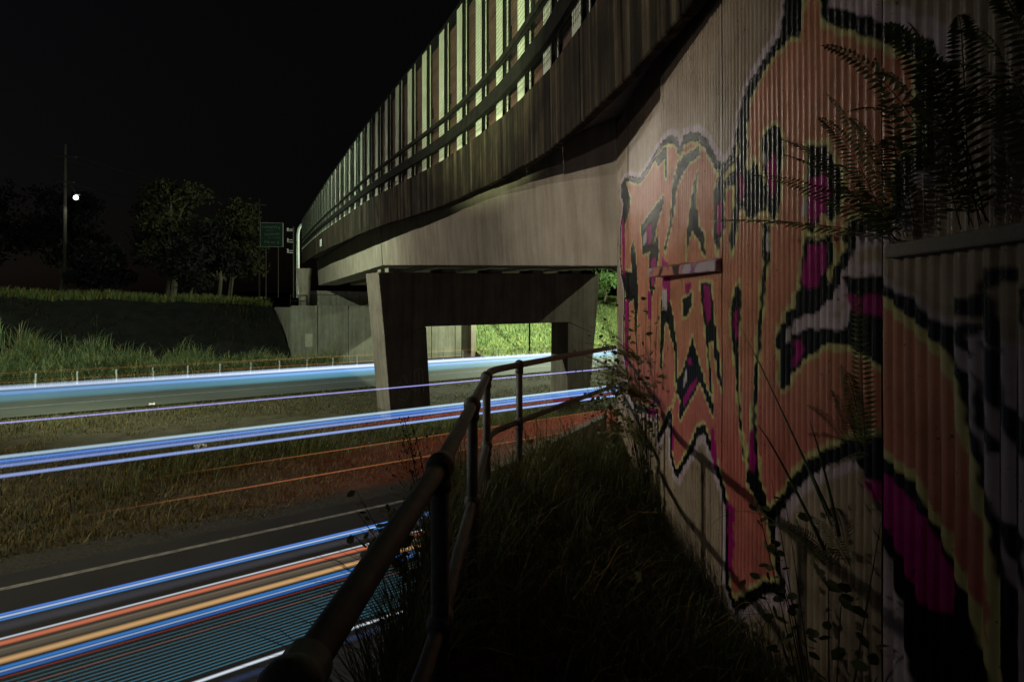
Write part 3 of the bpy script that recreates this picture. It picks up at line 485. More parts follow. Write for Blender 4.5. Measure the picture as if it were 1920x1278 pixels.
bevel(MB().box(1.245, 1.30, 0.45, 1.90, 0.166, 0.212).build('cap_stone', M_cap, planter), 0.008)
# steel ledge bar on the wall, sprayed over with the lettering
bar_col = MB().hexa([(1.285,3.60,0.235),(1.325,3.60,0.235),(1.325,5.02,0.275),(1.20,5.02,0.275)], [(1.285,3.60,0.30),(1.325,3.60,0.325),(1.325,5.02,0.375),(1.20,5.02,0.35)])
m_bar, nd, lk, bs = mat_base('sprayed_bar')
wv = nd.new('ShaderNodeTexNoise'); wv.inputs['Scale'].default_value = 2.1; wv.inputs['Detail'].default_value = 1; lk.new(coords(nd, lk, (1,2.2,2.5)), wv.inputs['Vector'])
lk.new(ramp(nd, lk, wv.outputs['Fac'], [(0.40,(0.02,0.015,0.02)),(0.44,(0.42,0.15,0.09)),(0.56,(0.40,0.16,0.10)),(0.60,(0.16,0.05,0.18)),(0.66,(0.35,0.28,0.3))]), bs.inputs['Base Color']); bs.inputs['Roughness'].default_value = 0.5
bo = bar_col.build('ledge_bar', m_bar, None); bevel(bo, 0.008)
tag(bo, 'short steel ledge bar sprayed orange and purple, fixed across the graffiti wall', 'ledge bar')

# ------------------------------------------------------------------ handrail
hr = thing('handrail', (-0.2, 3.0, -1.5), 'two rail pipe handrail with ball fittings running ahead and bending right to the wall', 'handrail')
def rail_pts(z):
    P = [(-0.315,-0.6),(-0.29,0.76),(-0.228,1.8),(-0.205,2.94),(-0.185,4.15),(-0.172,4.50),(-0.13,4.66),(-0.06,4.80),(0.05,5.02),(0.55,5.95),(1.33,7.36)]
    return [(x, y, z) for x, y in P]
MB().tube(rail_pts(-0.5), 0.028, 16).build('top_rail', M_pipe, hr, True)
MB().tube(rail_pts(-1.0), 0.026, 14).build('middle_rail', M_pipe, hr, True)
for x, y in ((-0.29,0.74),(-0.228,1.80),(-0.205,2.94),(-0.185,4.15),(0.065,5.05)):
    p = MB().tube([(x,y,-1.55),(x,y,-0.51)], 0.029, 16).build('rail_post', M_pipe, hr, True)
    for z, r in ((-0.5, 0.046), (-1.0, 0.044)):
        MB().ball((x,y,z), r, n=16, m=10).tube([(x,y,z-0.075),(x,y,z-0.02)], 0.036, 16).tube([(x-0.001,y-0.062,z),(x+0.001,y+0.062,z)], 0.037, 16).build('ball_fitting', M_pipe, p, True)

# ------------------------------------------------------------------ street lamps
GREENISH = (0.86, 1.0, 0.70)
def street_lamp(base, top, heads, label, pole_r=0.09, lens=12.0, group=None, name='street_lamp', mat=None):
    t = thing(name, base, label, 'street lamp', group); b = Vector(base); mat = mat or M_white
    MB().tube([b, (b.x,b.y,top-0.4)], [pole_r, pole_r*0.6], 12).build('pole', mat, t, True)
    MB().tube([b, b+Vector((0,0,0.3))], pole_r*2, 8).build('base_plate', mat, t)
    for hx, hy, hz, spec in heads:
        h = Vector((hx, hy, hz)); s0 = Vector((b.x,b.y,top-0.42)); mid = s0*0.6+h*0.4; mid.z = (s0.z*0.25+h.z*0.75)
        MB().tube([s0, mid, h+Vector((0,0,0.07))], 0.04, 8).build('arm', mat, t, True)
        dirv = Vector((h.x-b.x, h.y-b.y, 0)).normalized(); c = h+dirv*0.25
        lum = MB().ball((c.x,c.y,c.z+0.05), 0.17, 1.8, 1.8, 0.5, 14, 8).build('luminaire', M_lum, t, True)
        MB().ball((c.x,c.y,c.z-0.03), 0.11, 1.5, 1.5, 0.35, 12, 6).build('lens', lamp_mat('lit_lens', spec.get('color', GREENISH), lens), lum, True)
        d = bpy.data.lights.new('lamp_light', spec.get('type', 'SPOT')); d.energy = spec['w']; d.color = spec.get('color', GREENISH); d.shadow_soft_size = spec.get('size', 0.10)
        if d.type == 'SPOT': d.spot_size = math.radians(spec['cone']); d.spot_blend = spec.get('blend', 0.6)
        lo = bpy.data.objects.new('lamp_light', d); C.objects.link(lo); lo.parent = t
        pos = Vector((c.x, c.y, c.z-0.16)); lo.location = pos-b
        if 'aim' in spec: lo.rotation_euler = (Vector(spec['aim'])-pos).to_track_quat('-Z', 'Y').to_euler()
    return t
WARM = (1.0, 0.94, 0.80)
street_lamp((-17.0,17.0,ROAD_Z-0.1), 7.9, [(-17.8,18.1,7.8,dict(w=11000, cone=150, blend=0.5, aim=(-12,40,-1), color=(0.84,1.0,0.76))), (-16.2,15.9,7.8,dict(w=3000, cone=70, blend=0.9, aim=(-1.5,14.5,0.5), color=WARM))],
            'twin arm street lamp in the motorway median, left of the bridge', lens=8)
street_lamp((-14.8,6.5,ROAD_Z-0.1), 5.0, [(-15.5,7.4,4.9,dict(w=3700, cone=140, blend=0.6, aim=(-15.5,7.6,-4), color=(1.0,0.97,0.72))), (-14.1,5.9,4.7,dict(w=3500, cone=42, blend=1.0, aim=(1.3,6.9,0.75), color=WARM))], 'added unseen twin arm lamp at the near edge of the median, facing the graffiti wall', lens=8)  # unseen column added: one head brightens the median grass, one the wall
street_lamp((-7.0,1.2,ROAD_Z-0.1), 0.9, [(-6.6,1.7,0.8,dict(w=14500, cone=44, blend=0.8, aim=(-0.5,12.0,6.8), color=(0.86,1.0,0.58))), (-6.3,1.0,0.6,dict(w=130, cone=40, blend=0.8, aim=(1.0,6.5,2.3), color=(1.0,0.86,0.84)))], 'added unseen floodlight mast on the near verge behind the handrail, aimed at the bridge fence', lens=8, name='added_floodlight_mast')  # unseen mast added to light the fence; weak head fills the wall top
street_lamp((16.4,28.3,ROAD_Z-0.1), 8.0, [(15.3,28.6,7.9,dict(w=3000, type='POINT'))], 'street lamp beyond the bridge on the near side of the median', lens=8)
street_lamp((1.65,53.4,ROAD_Z-0.1), 7.2, [(2.4,52.3,7.1,dict(w=20000, type='POINT'))], 'street lamp on the grass bank, its pole seen through the portal pier', lens=8, mat=M_pole)
street_lamp((13.0,59.5,ROAD_Z-0.1), 7.4, [(13.2,58.6,7.3,dict(w=14000, type='POINT'))], 'added unseen lamp further along the grass bank, behind the graffiti wall', lens=8, mat=M_pole)  # hidden lamp added to brighten the bank right of the pier

# ------------------------------------------------------------------ light trails of the traffic (rods of light at lamp height along the lanes)
TR = 'light trails of passing traffic'
def trail(y0, y1, q, color, strength, label, s0=-60, s1=140, w=0.02, prof=(0.10,1.0,0.10), fade=0.0):
    z1, z0 = -(y0-578)/1429*q, -(y1-578)/1429*q; ss = [s0, s0+0.25*fade, s0+0.5*fade, s0+fade, s1] if fade else [s0, -1, 4, 9, s1]
    kk = [0.0, 0.12, 0.4, 1.0, 1.0] if fade else ([0.8, 0.85, 1.0, 1.4, 1.5] if q > 9 else [1.0, 1.0, 1.15, 1.3, 1.3])
    zz = [z0, z0*0.75+z1*0.25, (z0+z1)/2, z0*0.25+z1*0.75, z1]; pp = [prof[0], (prof[0]+2*prof[1])/3, prof[1], (prof[2]+2*prof[1])/3, prof[2]]
    V = []; F = []; col = []; n = 10
    for s, k in zip(ss, kk):
        for qq in (q, q+w):
            for z, p in zip(zz, pp): V.append(R(s, qq, z)); col.append(k*p)
    for i in range(len(ss)-1):
        b = i*n
        for j in range(4): F.append((b+j, b+j+1, b+n+j+1, b+n+j)); F.append((b+5+j, b+n+5+j, b+n+6+j, b+6+j))
        F.append((b, b+n, b+n+5, b+5)); F.append((b+4, b+9, b+n+9, b+n+4))
    o = np_mesh('light_trail', V, np.array(F), glow('trail_light', color, strength*0.5), None, False, np.array(col)[:, None]*np.ones((1, 3)))
    return tag(o, label, 'light trail', TR)
BLUE=(0.10,0.30,1.0); LAV=(0.55,0.60,1.0); CYW=(0.55,0.80,1.0); ORG_=(1.0,0.30,0.11); RED=(1.0,0.05,0.10); WH=(0.80,0.90,1.0); TEAL=(0.12,0.50,0.70)
# far carriageway
trail(723,737,33.0,(0.62,0.74,1.0),0.95,'broad white headlight trail along the far carriageway',w=0.3)
trail(732,746,33.0,(0.22,0.50,1.0),0.72,'blue headlight trail just under the broad white one on the far carriageway',w=0.3)
trail(741,756,33.0,(0.16,0.55,0.75),0.34,'teal light trail lowest on the far carriageway',w=0.3)
trail(699,700.6,38.0,ORG_,0.20,'upper thin orange tail light trail beyond the far carriageway',w=0.015)
trail(716,717.6,38.0,ORG_,0.20,'lower thin orange tail light trail beyond the far carriageway',w=0.015)
# tall vehicle, near carriageway
trail(791,795,9.5,(0.42,0.42,1.0),0.85,'single thin violet light trail between the two carriageways',w=0.015)
trail(853,861,9.5,CYW,0.75,'pale cyan top edge of the blue light band in front of the pier',w=0.015)
trail(860.3,871,9.5,BLUE,0.62,'wide blue light band in front of the pier')
trail(863.5,865.5,9.45,(0.25,0.62,1.0),0.25,'thin sky blue streak inside the wide blue light band',w=0.015)
trail(870,878,9.5,(0.30,0.45,1.0),0.70,'lower blue edge of the wide light band in front of the pier')
trail(889,897,9.5,(0.36,0.50,1.0),0.80,'blue light trail running alone just below the wide blue band',w=0.015)
trail(880,887,9.5,RED,0.22,'dark red streak between the two blue bands, right of the pier leg',s0=2.5,fade=2.5,w=0.015)
trail(937.6,940.4,9.6,ORG_,0.28,'upper thin orange light trail over the median grass',s0=0.2,fade=3.0,w=0.015)
trail(992,995.5,9.6,ORG_,0.30,'lower thin orange light trail over the median grass',s0=-0.6,fade=3.0,w=0.015)
trail(941,991,9.6,(1.0,0.10,0.09),0.045,'faint red glow between the two thin orange trails',s0=0.5,fade=6,w=0.015,prof=(0.6,1,0.6))
trail(941.5,990.5,9.7,(1.0,0.17,0.13),0.06,'stronger pink glow between the orange trails beyond the handrail bend',s0=4.5,fade=4,w=0.015,prof=(1,1,1))
trail(996,1060,9.6,(1.0,0.03,0.05),0.035,'dim red glow under the lower thin orange trail',s0=0.2,fade=6,w=0.015,prof=(0,1,0.8))
# nearest lane
trail(1150,1155,8.6,BLUE,0.75,'upper blue edge of the bright trail beside the white edge line',w=0.015)
trail(1155.2,1160,8.6,(0.55,0.72,1.0),0.80,'white blue core of the bright trail beside the white edge line',w=0.015)
trail(1160.2,1165,8.6,(0.08,0.35,1.0),0.55,'lower blue edge of the bright trail beside the white edge line',w=0.015)
trail(1166,1186,8.6,(0.7,0.72,1.0),0.035,'grey haze of light under the bright blue trail of the near lane',w=0.015)
trail(1196,1200,7.6,WH,0.70,'thin white light trail above the red orange one in the near lane',w=0.015)
trail(1201,1212,7.6,(1.0,0.27,0.13),0.52,'red orange light band in the near lane',w=0.015)
trail(1213,1232,7.6,(0.9,0.72,0.52),0.085,'dull brown light band in the near lane',w=0.015)
trail(1218,1220,7.55,(1.0,0.8,0.55),0.10,'faint cream streak inside the dull brown band',w=0.015)
trail(1232.5,1246,7.6,(1.0,0.58,0.24),0.55,'amber light band in the near lane',w=0.015)
trail(1249,1257,7.6,(0.03,0.30,0.95),0.55,'deep blue light band under the amber one',w=0.015)
trail(1257.3,1261,7.6,(0.50,0.66,1.0),0.65,'white blue core of the deep blue band in the near lane',w=0.015)
trail(1261.3,1268,7.6,(0.02,0.24,0.90),0.40,'lower half of the deep blue band in the near lane',w=0.015)
trail(1271,1273,7.6,(1.0,0.06,0.06),0.25,'hair thin red streak under the deep blue band',w=0.015)
for k in range(15):
    y = 1280+k*7.7
    c = (0.75,0.42,0.40) if k == 2 else TEAL
    O = 'topmost second third fourth fifth sixth seventh eighth ninth tenth eleventh twelfth thirteenth fourteenth lowest'.split()
    if k == 2: lab = 'pinkish streak among the thin teal streaks of the near lane'
    else: lab = O[k]+' streak counted from the top of the thin teal streaks in the near lane'
    trail(y, y+1.9, 7.0, c, 0.22+0.016*k, lab, w=0.015)
trail(1402,1410,7.0,WH,0.85,'lowest bright white light trail, just above the near lane',w=0.015)
trail(1422,1440,6.9,(0.18,0.36,1.0),0.05,'dim blue glow lowest of all, beside the retaining kerb',w=0.015)

# ------------------------------------------------------------------ vegetation
def blades(name, base, h, lean, width, mat, kind='stuff', parent=None, curl=0.5, tint=(0.6,1.3), dry=0.25, label=None, cat=None):
    base = np.asarray(base, float); n = len(base)
    a = RNG.uniform(0, 2*np.pi, n); dirv = np.stack([np.cos(a), np.sin(a), np.zeros(n)], 1)
    side = np.stack([-np.sin(a), np.cos(a), np.zeros(n)], 1)*np.asarray(width).reshape(-1, 1)*0.5
    h = np.asarray(h).reshape(-1, 1); le = np.asarray(lean).reshape(-1, 1)*h
    up = np.array([[0,0,1.0]])
    p1 = base + up*h*0.45 + dirv*le*0.25; p2 = base + up*h*0.8 + dirv*le*0.6; p3 = base + up*h*(1-0.25*curl*np.abs(le/h)) + dirv*le*1.1
    V = np.stack([base-side, base+side, p1-side*.85, p1+side*.85, p2-side*.55, p2+side*.55, p3], 1)
    k = np.arange(n)[:, None]*7
    T = np.concatenate([k+np.array([[0,1,3]]), k+np.array([[0,3,2]]), k+np.array([[2,3,5]]), k+np.array([[2,5,4]]), k+np.array([[4,5,6]])], 0)
    t = RNG.uniform(tint[0], tint[1], (n, 1)); c = np.ones((n, 3))*t
    dr = RNG.uniform(0, 1, n) < dry; c[dr] *= np.array((1.9, 1.25, 0.9))
    o = np_mesh(name, V.reshape(-1, 3), T, mat, parent, False, np.repeat(c, 7, 0))
    return tag(o, label, cat, None, kind)
def scatter(n, q0, q1, f):
    q = RNG.uniform(q0, q1, n); s = RNG.uniform(-0.25, 1.25, n)*q
    return s, q
# median grass, kept short; longer towards the middle
s, q = scatter(64000, 12.2, 29.0, 0); cl = fbm(s*2.2, q*2.2, 21)
keep = cl > -0.42 + 0.55*np.clip(13.4-q, 0, 1.2); s, q, cl = s[keep], q[keep], cl[keep]
B = np.stack([s*D[0]+q*N[0], s*D[1]+q*N[1], np.full(len(s), ROAD_Z-0.08)], 1)
blades('median_grass', B, np.clip(0.11+0.10*cl+RNG.normal(0, 0.04, len(s)), 0.04, 0.38), RNG.uniform(0.2, 1.1, len(s)), RNG.uniform(0.012, 0.03, len(s)), foliage('dry_grass', (0.10,0.10,0.036)), label='short dry grass over the motorway median', cat='grass', dry=0.4)
# taller tufts on the median near the pier foot
cs = []; 
for k in range(60):
    sq = (RNG.uniform(0.5, 14), RNG.uniform(15.8, 18.6)); cs.append(np.stack([RNG.normal(sq[0], .28, 45), RNG.normal(sq[1], .25, 45)], 1))
cs = np.concatenate(cs); B = np.stack([cs[:,0]*D[0]+cs[:,1]*N[0], cs[:,0]*D[1]+cs[:,1]*N[1], np.full(len(cs), ROAD_Z-0.08)], 1)
blades('tall_median_grass', B, RNG.uniform(0.3, 0.75, len(B)), RNG.uniform(0.2, 0.9, len(B)), RNG.uniform(0.01, 0.02, len(B)), M_grass, label='taller grass tufts on the median in front of the pier', cat='grass', dry=0.35)
# long feathery tufts at the foot of the cut slope
cs = []; hh = []
for k in range(190):
    c = [RNG.uniform(-16, 15), RNG.uniform(40.3, 43.0)]; n = 130; r = RNG.uniform(0.3, 0.7)
    if c[0] < 3: c[1] += abs(RNG.normal(0, 0.9))
    if c[0] > 11 and RNG.uniform() < 0.5: continue
    cs.append(np.stack([RNG.normal(c[0], r, n), RNG.normal(c[1], r*.7, n)], 1)); big = RNG.uniform(0.5, 1.0) + (0.45 if c[0] < 6 and RNG.uniform() < 0.3 else 0)
    hh.append(np.abs(RNG.normal(big, 0.2, n))+0.15)
cs = np.concatenate(cs); hh = np.concatenate(hh); zz = z_left(cs[:,0], cs[:,1])-0.05
B = np.stack([cs[:,0]*D[0]+cs[:,1]*N[0], cs[:,0]*D[1]+cs[:,1]*N[1], zz], 1)
blades('verge_grass', B, hh, RNG.uniform(0.3, 1.0, len(B)), RNG.uniform(0.02, 0.05, len(B)), foliage('pale_grass', (0.19,0.25,0.12)), label='long feathery grass tufts along the foot of the cut slope', cat='grass', dry=0.2, tint=(0.7,1.6))
n = 5200; cs = np.stack([RNG.uniform(-30, 12, n), RNG.uniform(42.5, 49.4, n)], 1); cs = cs[fbm(cs[:,0]*2.5, cs[:,1]*2.5, 44) > 0.12]; n = len(cs)
B = np.stack([cs[:,0]*D[0]+cs[:,1]*N[0], cs[:,0]*D[1]+cs[:,1]*N[1], z_left(cs[:,0], cs[:,1])-0.05], 1)
blades('slope_scrub', B, RNG.uniform(0.2, 0.7, n), RNG.uniform(0.4, 1.3, n), RNG.uniform(0.03, 0.07, n), foliage('scrub_leaf', (0.03,0.034,0.016)), label='sparse dark scrub over the cut slope', cat='scrub', dry=0.3)
# grass along the crest
n = 9000; cs = np.stack([RNG.uniform(-30, 12, n), RNG.uniform(49.2, 52.5, n)], 1); zz = z_left(cs[:,0], cs[:,1])-0.05
B = np.stack([cs[:,0]*D[0]+cs[:,1]*N[0], cs[:,0]*D[1]+cs[:,1]*N[1], zz], 1)
blades('crest_grass', B, RNG.uniform(0.3, 0.9, n), RNG.uniform(0.2, 0.9, n), RNG.uniform(0.03, 0.06, n), M_grass, label='pale grass along the crest of the cut slope', cat='grass', dry=0.2)
# bank beyond the bridge
n = 26000; q_ = RNG.uniform(40.5, 60, n); s_ = RNG.uniform(28.6, 80, n); zz = z_right(s_, q_)-0.05
B = np.stack([s_*D[0]+q_*N[0], s_*D[1]+q_*N[1], zz], 1)
blades('bank_grass', B, np.where(q_ < 42, RNG.uniform(0.3, 0.8, n), RNG.uniform(0.25, 0.6, n)), RNG.uniform(0.3, 1.0, n), RNG.uniform(0.04, 0.09, n), foliage('bank_blade', (0.17,0.23,0.08)), label='lush green grass covering the bank beyond the bridge', cat='grass', dry=0.12)
# weeds and grass on the ledge by the handrail
def on_ledge(n, x0, x1, y0, y1): return np.stack([RNG.uniform(x0, x1, n), RNG.uniform(y0, y1, n), np.full(n, -1.52)], 1)
B = np.concatenate([on_ledge(6500, -0.38, 1.32, 0.9, 5.0), on_ledge(5200, 0.0, 1.38, 4.2, 7.3), on_ledge(3800, 0.2, 1.3, 1.4, 5.6), on_ledge(2200, 0.95, 1.32, 1.9, 5.4)])
B[:,2] = ledge_z(B[:,0])-0.02
ok = ~((B[:,1] > 4.7) & (B[:,0] < (B[:,1]-4.7)*0.585-0.38)); B = B[ok]; n = len(B)
h = np.where(B[:,1] > 3.4, RNG.uniform(0.15, 0.68, n), RNG.uniform(0.12, 0.6, n))*(0.72+0.7*fbm(B[:,0]*6, B[:,1]*6, 31))*(1+0.15*np.clip(B[:,0]-0.2, 0, 1))
blades('ledge_grass', B, np.clip(h, 0.1, 0.8), np.abs(RNG.normal(0.3, 0.7, n)), RNG.uniform(0.003, 0.010, n), M_weed, label='dark weeds and grass choking the ledge behind the handrail', cat='grass', dry=0.2)
n = 2600; y = RNG.uniform(1.6, 4.8, n); B = np.stack([RNG.uniform(-0.62, -0.36, n), y, np.full(n, -1.5)], 1); B[:,2] -= np.clip(-0.46-B[:,0], 0, 1)*3.5
blades('kerb_weeds', B, RNG.uniform(0.15, 0.55, n), RNG.uniform(0.3, 1.2, n), RNG.uniform(0.004, 0.009, n), M_weed, label='weeds hanging over the retaining kerb on the road side of the handrail', cat='grass', dry=0.2)

# ferns -----------------------------------------------------------
def frond(root, tip, sag, parent, w=0.075, n=34, mat=None):
    root, tip = np.array(root, float), np.array(tip, float); L = np.linalg.norm(tip-root)
    ctrl = (root+tip)/2 + np.array((0, 0, sag)); t = np.linspace(0, 1, n)[:, None]
    P = (1-t)**2*root + 2*t*(1-t)*ctrl + t*t*tip
    T = np.gradient(P, axis=0); T /= np.linalg.norm(T, axis=1)[:, None]
    up = np.array((random.uniform(-.5,-.1), random.uniform(-.3,.3), 1.0)); side = np.cross(T, up); side /= np.linalg.norm(side, axis=1)[:, None]; nn = np.cross(side, T)
    V = []; F = []; col = []
    for i in range(n):
        r = 0.0022*(1-0.7*i/n)
        V += [P[i]-side[i]*r, P[i]+side[i]*r]; col += [0.5, 0.5]
        if i: b = 2*i; F.append((b-2, b-1, b+1, b))
    for i in range(2, n):
        f = i/(n-1); ll = w*min(1, 0.35+f*3.0)*(1-f)**0.55+0.004; bw = 0.36*L/n
        for sg in (-1, 1):
            a = side[i]*sg; tipp = P[i]+a*ll+T[i]*ll*0.28-nn[i]*ll*random.uniform(0.05,0.35)
            b = len(V); m = P[i]+a*ll*0.45+T[i]*ll*0.1
            V += [P[i], m+T[i]*bw, tipp, m-T[i]*bw]; F.append((b, b+1, b+2, b+3)); c = random.uniform(0.7, 1.35); col += [c]*4
    return np_mesh('frond', V, np.array(F), mat or M_fern, parent, False, np.array(col)[:, None]*np.ones((1, 3)))
def wp(px, py, X):          # photo direction at depth plane X (used once to lay the fronds out in metres)
    Y = X*1067/(px-960); return (X, Y, (578-py)/1067*Y)
def fern(label, root, tips, group='ferns on and under the wall', w=0.07):
    t = thing('fern', root, label, 'fern', group)
    for (tx, ty, tz, sag) in tips:
        r = (root[0]+random.uniform(-.02,.02), root[1]+random.uniform(-.06,.06), root[2]+random.uniform(-.01,.02)); frond(r, (tx,ty,tz), sag, t, w)
    return t
fern('sword fern at the far corner of the planter cap, long fronds reaching left', (1.27,1.86,0.22),
     [(0.95,2.78,0.425,0.06),(1.0,2.35,0.55,0.10),(1.02,2.16,0.585,0.12),(1.05,2.22,0.66,0.14),(1.0,1.85,0.62,0.15),(1.08,1.95,0.74,0.10),(1.10,1.85,0.62,0.14),(1.15,1.80,0.80,0.06),(1.12,1.98,0.50,0.14),(1.05,1.95,0.40,0.12),(1.18,2.05,0.36,0.08),(1.15,1.75,0.52,0.2)])
fern('large fern in the middle of the planter, fronds rising against the dark wall', (1.27,1.55,0.22),
     [(0.92,1.68,0.776,0.22),(1.0,1.52,0.76,0.20),(0.95,1.61,0.555,0.24),(1.05,1.47,0.63,0.26),(1.02,1.60,0.66,0.26),(1.08,1.55,0.78,0.18),(1.02,1.70,0.45,0.22),(1.10,1.40,0.72,0.24),(1.15,1.62,0.60,0.16),(0.98,1.48,0.50,0.28)])
fern('fern at the near end of the planter, at the right edge of the picture', (1.27,1.30,0.22),
     [(1.05,1.35,0.655,0.26),(1.0,1.33,0.47,0.26),(1.10,1.30,0.74,0.22),(1.02,1.42,0.58,0.28),(1.15,1.22,0.70,0.22),(0.98,1.28,0.40,0.24),(1.16,1.38,0.80,0.14)])
fern('small fern rooted at the foot of the planter corner', (1.25,2.02,-0.50),
     [(1.10,2.12,-0.36,0.05),(1.05,2.02,-0.45,0.05),(1.15,1.95,-0.22,0.03),(1.17,2.02,-0.20,0.02),(1.15,2.10,-0.62,0.06),(1.2,1.98,0.06,0.0),(1.18,2.10,-0.30,0.04)], w=0.05)
fern('low fern in the weeds under the planter', (1.22,2.05,-0.95), [(1.05,2.1,-0.75,0.1),(1.0,2.25,-0.85,0.1),(1.1,1.95,-0.68,0.1),(1.05,2.0,-0.9,0.12)], w=0.05)
for k, (ry, rz, lab) in enumerate(((5.35,-0.9,'fern against the graffiti wall by its set-back corner'),(5.75,-0.55,'fern high on the set-back wall panel'),(5.2,-1.3,'fern low among the weeds by the wall corner'),(6.3,-0.8,'fern beside the handrail end at the wall'))):
    tips = []
    for j in range(8):
        a = random.uniform(-0.4, 1.0); L = random.uniform(0.35, 0.7); tips.append((1.3-L*random.uniform(0.5,1.0), ry+L*0.7*math.sin(a*2), rz+L*random.uniform(0.1,0.75), 0.10))
    fern(lab, (1.30, ry, rz), tips, w=0.06)
# leafy scramblers at the wall corner
def leafy(label, root, n, spread, height, leaf=0.03, cat='plant'):
    t = thing('leafy_weed', root, label, cat, 'leafy weeds by the wall'); V = []; F = []; col = []
    for k in range(n):
        a = random.uniform(0, 6.28); end = (root[0]-abs(math.cos(a))*spread*random.random(), root[1]+math.sin(a)*spread, root[2]+height*random.uniform(0.5, 1))
        mid = ((root[0]+end[0])/2, (root[1]+end[1])/2, root[2]+height*0.5)
        pts = [tuple((1-u)**2*root[i]+2*u*(1-u)*mid[i]+u*u*end[i] for i in range(3)) for u in np.linspace(0, 1, 7)]
        MB().tube(pts, [0.004,0.0035,0.003,0.003,0.002,0.002,0.001], 4).build('stem', M_bark, t)
        for u in np.linspace(0.25, 1, 11):
            p = np.array([(1-u)**2*root[i]+2*u*(1-u)*mid[i]+u*u*end[i] for i in range(3)]) + np.random.default_rng(k*50+int(u*40)).normal(0, 0.03, 3)
            d1 = np.array((random.gauss(0,1), random.gauss(0,1), random.gauss(0,.5))); d1 /= np.linalg.norm(d1); d2 = np.cross(d1, (random.gauss(0,1), random.gauss(0,1), random.gauss(0,1))); d2 /= np.linalg.norm(d2)
            r = leaf*random.uniform(0.6, 1.2); b = len(V)
            V += [p, p+d1*r*.6+d2*r*.6, p+d1*r*1.5+d2*r*.4, p+d1*r*1.8, p+d1*r*1.5-d2*r*.4, p+d1*r*.6-d2*r*.6]
            F += [(b,b+1,b+2),(b,b+2,b+3),(b,b+3,b+4),(b,b+4,b+5)]; col += [random.uniform(0.6,1.3)]*6
    tag(np_mesh('leaves', V, np.array(F), M_weed, t, False, np.array(col)[:, None]*np.ones((1,3))), kind='stuff')
leafy('tall leafy weed climbing the corner of the graffiti wall', (1.28,5.35,-2.0), 30, 0.50, 2.2)
leafy('bushy leafy weed beside the end of the handrail', (1.15,6.2,-1.95), 26, 0.6, 1.7)
leafy('leafy weed at the bend of the handrail', (0.35,5.3,-1.7), 9, 0.45, 0.55)
leafy('leafy weed in the dark at the foot of the planter', (1.20,2.15,-2.0), 12, 0.35, 1.4, 0.03)
leafy('low leafy weed between the rail and the painted wall', (0.75,3.6,-1.85), 10, 0.5, 0.45)
leafy('leafy weed on the road side of the handrail', (-0.55,3.0,-1.45), 9, 0.35, 0.45)
# tall reed stems crossing the painted wall
def reed(label, pts, r=0.005, leaf=True):
    o = MB().tube(pts, [r*(1-0.75*i/(len(pts)-1)) for i in range(len(pts))], 5).build('grass_stem', M_reed, None, True); return tag(o, label, 'grass stem', 'tall grass stems before the wall')
M_reed = simple('reed_stem', (0.05,0.075,0.02), (0.08,0.11,0.03), ns=8, rough=0.6, bs_=0)
def arc(a, b, bow, n=9):
    a, b = np.array(a), np.array(b); c = (a+b)/2+np.array(bow); return [tuple((1-u)**2*a+2*u*(1-u)*c+u*u*b) for u in np.linspace(0,1,n)]
reed('long grass stem leaning left from the planter foot towards the wall middle', arc((1.15,2.05,-0.75), (1.05,2.45,-0.20), (0.0,0.1,0.08)), 0.006)
reed('thin grass stem arching up across the orange letter', arc((1.18,2.1,-0.8), (1.0,2.75,0.1), (0,0.05,0.12)), 0.003)
reed('upright grass blade standing beside the planter corner', arc((1.15,2.0,-0.8), (1.1,2.1,-0.42), (0,0.0,0.05)), 0.007)
reed('broad grass stem bending over the lower letters', arc((1.1,2.0,-0.85), (0.95,2.2,-0.45), (0,0.12,0.12)), 0.007)
reed('slender stem crossing low before the wall', arc((1.1,2.0,-0.9), (0.9,2.6,-1.0), (0,0.1,0.22)), 0.003)
reed('bent dry stem rising from the weeds in front of the wall', arc((0.75,2.1,-1.4), (0.7,2.3,-0.95), (0.05,0.0,0.25)), 0.004)
for k, (x, y, h, lab) in enumerate(((-0.33,2.55,0.95,'seed headed grass stem rising in front of the blue band by the rail'),(-0.40,2.75,0.88,'feathery grass stem just left of the handrail'),(-0.30,2.3,0.84,'short seed headed grass stem behind the near rail post'),(-0.46,3.0,0.92,'leaning seed headed grass stem on the road side of the rail'))):
    t = thing('seed_grass', (x,y,-1.5), lab, 'grass stem', 'seed headed grass by the rail')
    top = np.array((x-0.12, y+0.05, -1.5+h)); MB().tube(arc((x,y,-1.5), tuple(top), (0.05,0,0.1)), 0.002, 4).build('stem', M_bark, t)
    sp = MB()
    for j in range(26):
        u = j/26; b = top+np.array((0,0,-0.28*(1-u))); e = b+np.array((random.gauss(0,.045), random.gauss(0,.045), random.uniform(0.02,0.06)))*(1.3-u)
        sp.tube([tuple(b), tuple(e)], 0.0008, 3).ball(tuple(e), 0.0035, 1, 1, 1.6, 5, 4)
    sp.build('seed_head', M_bark, t)
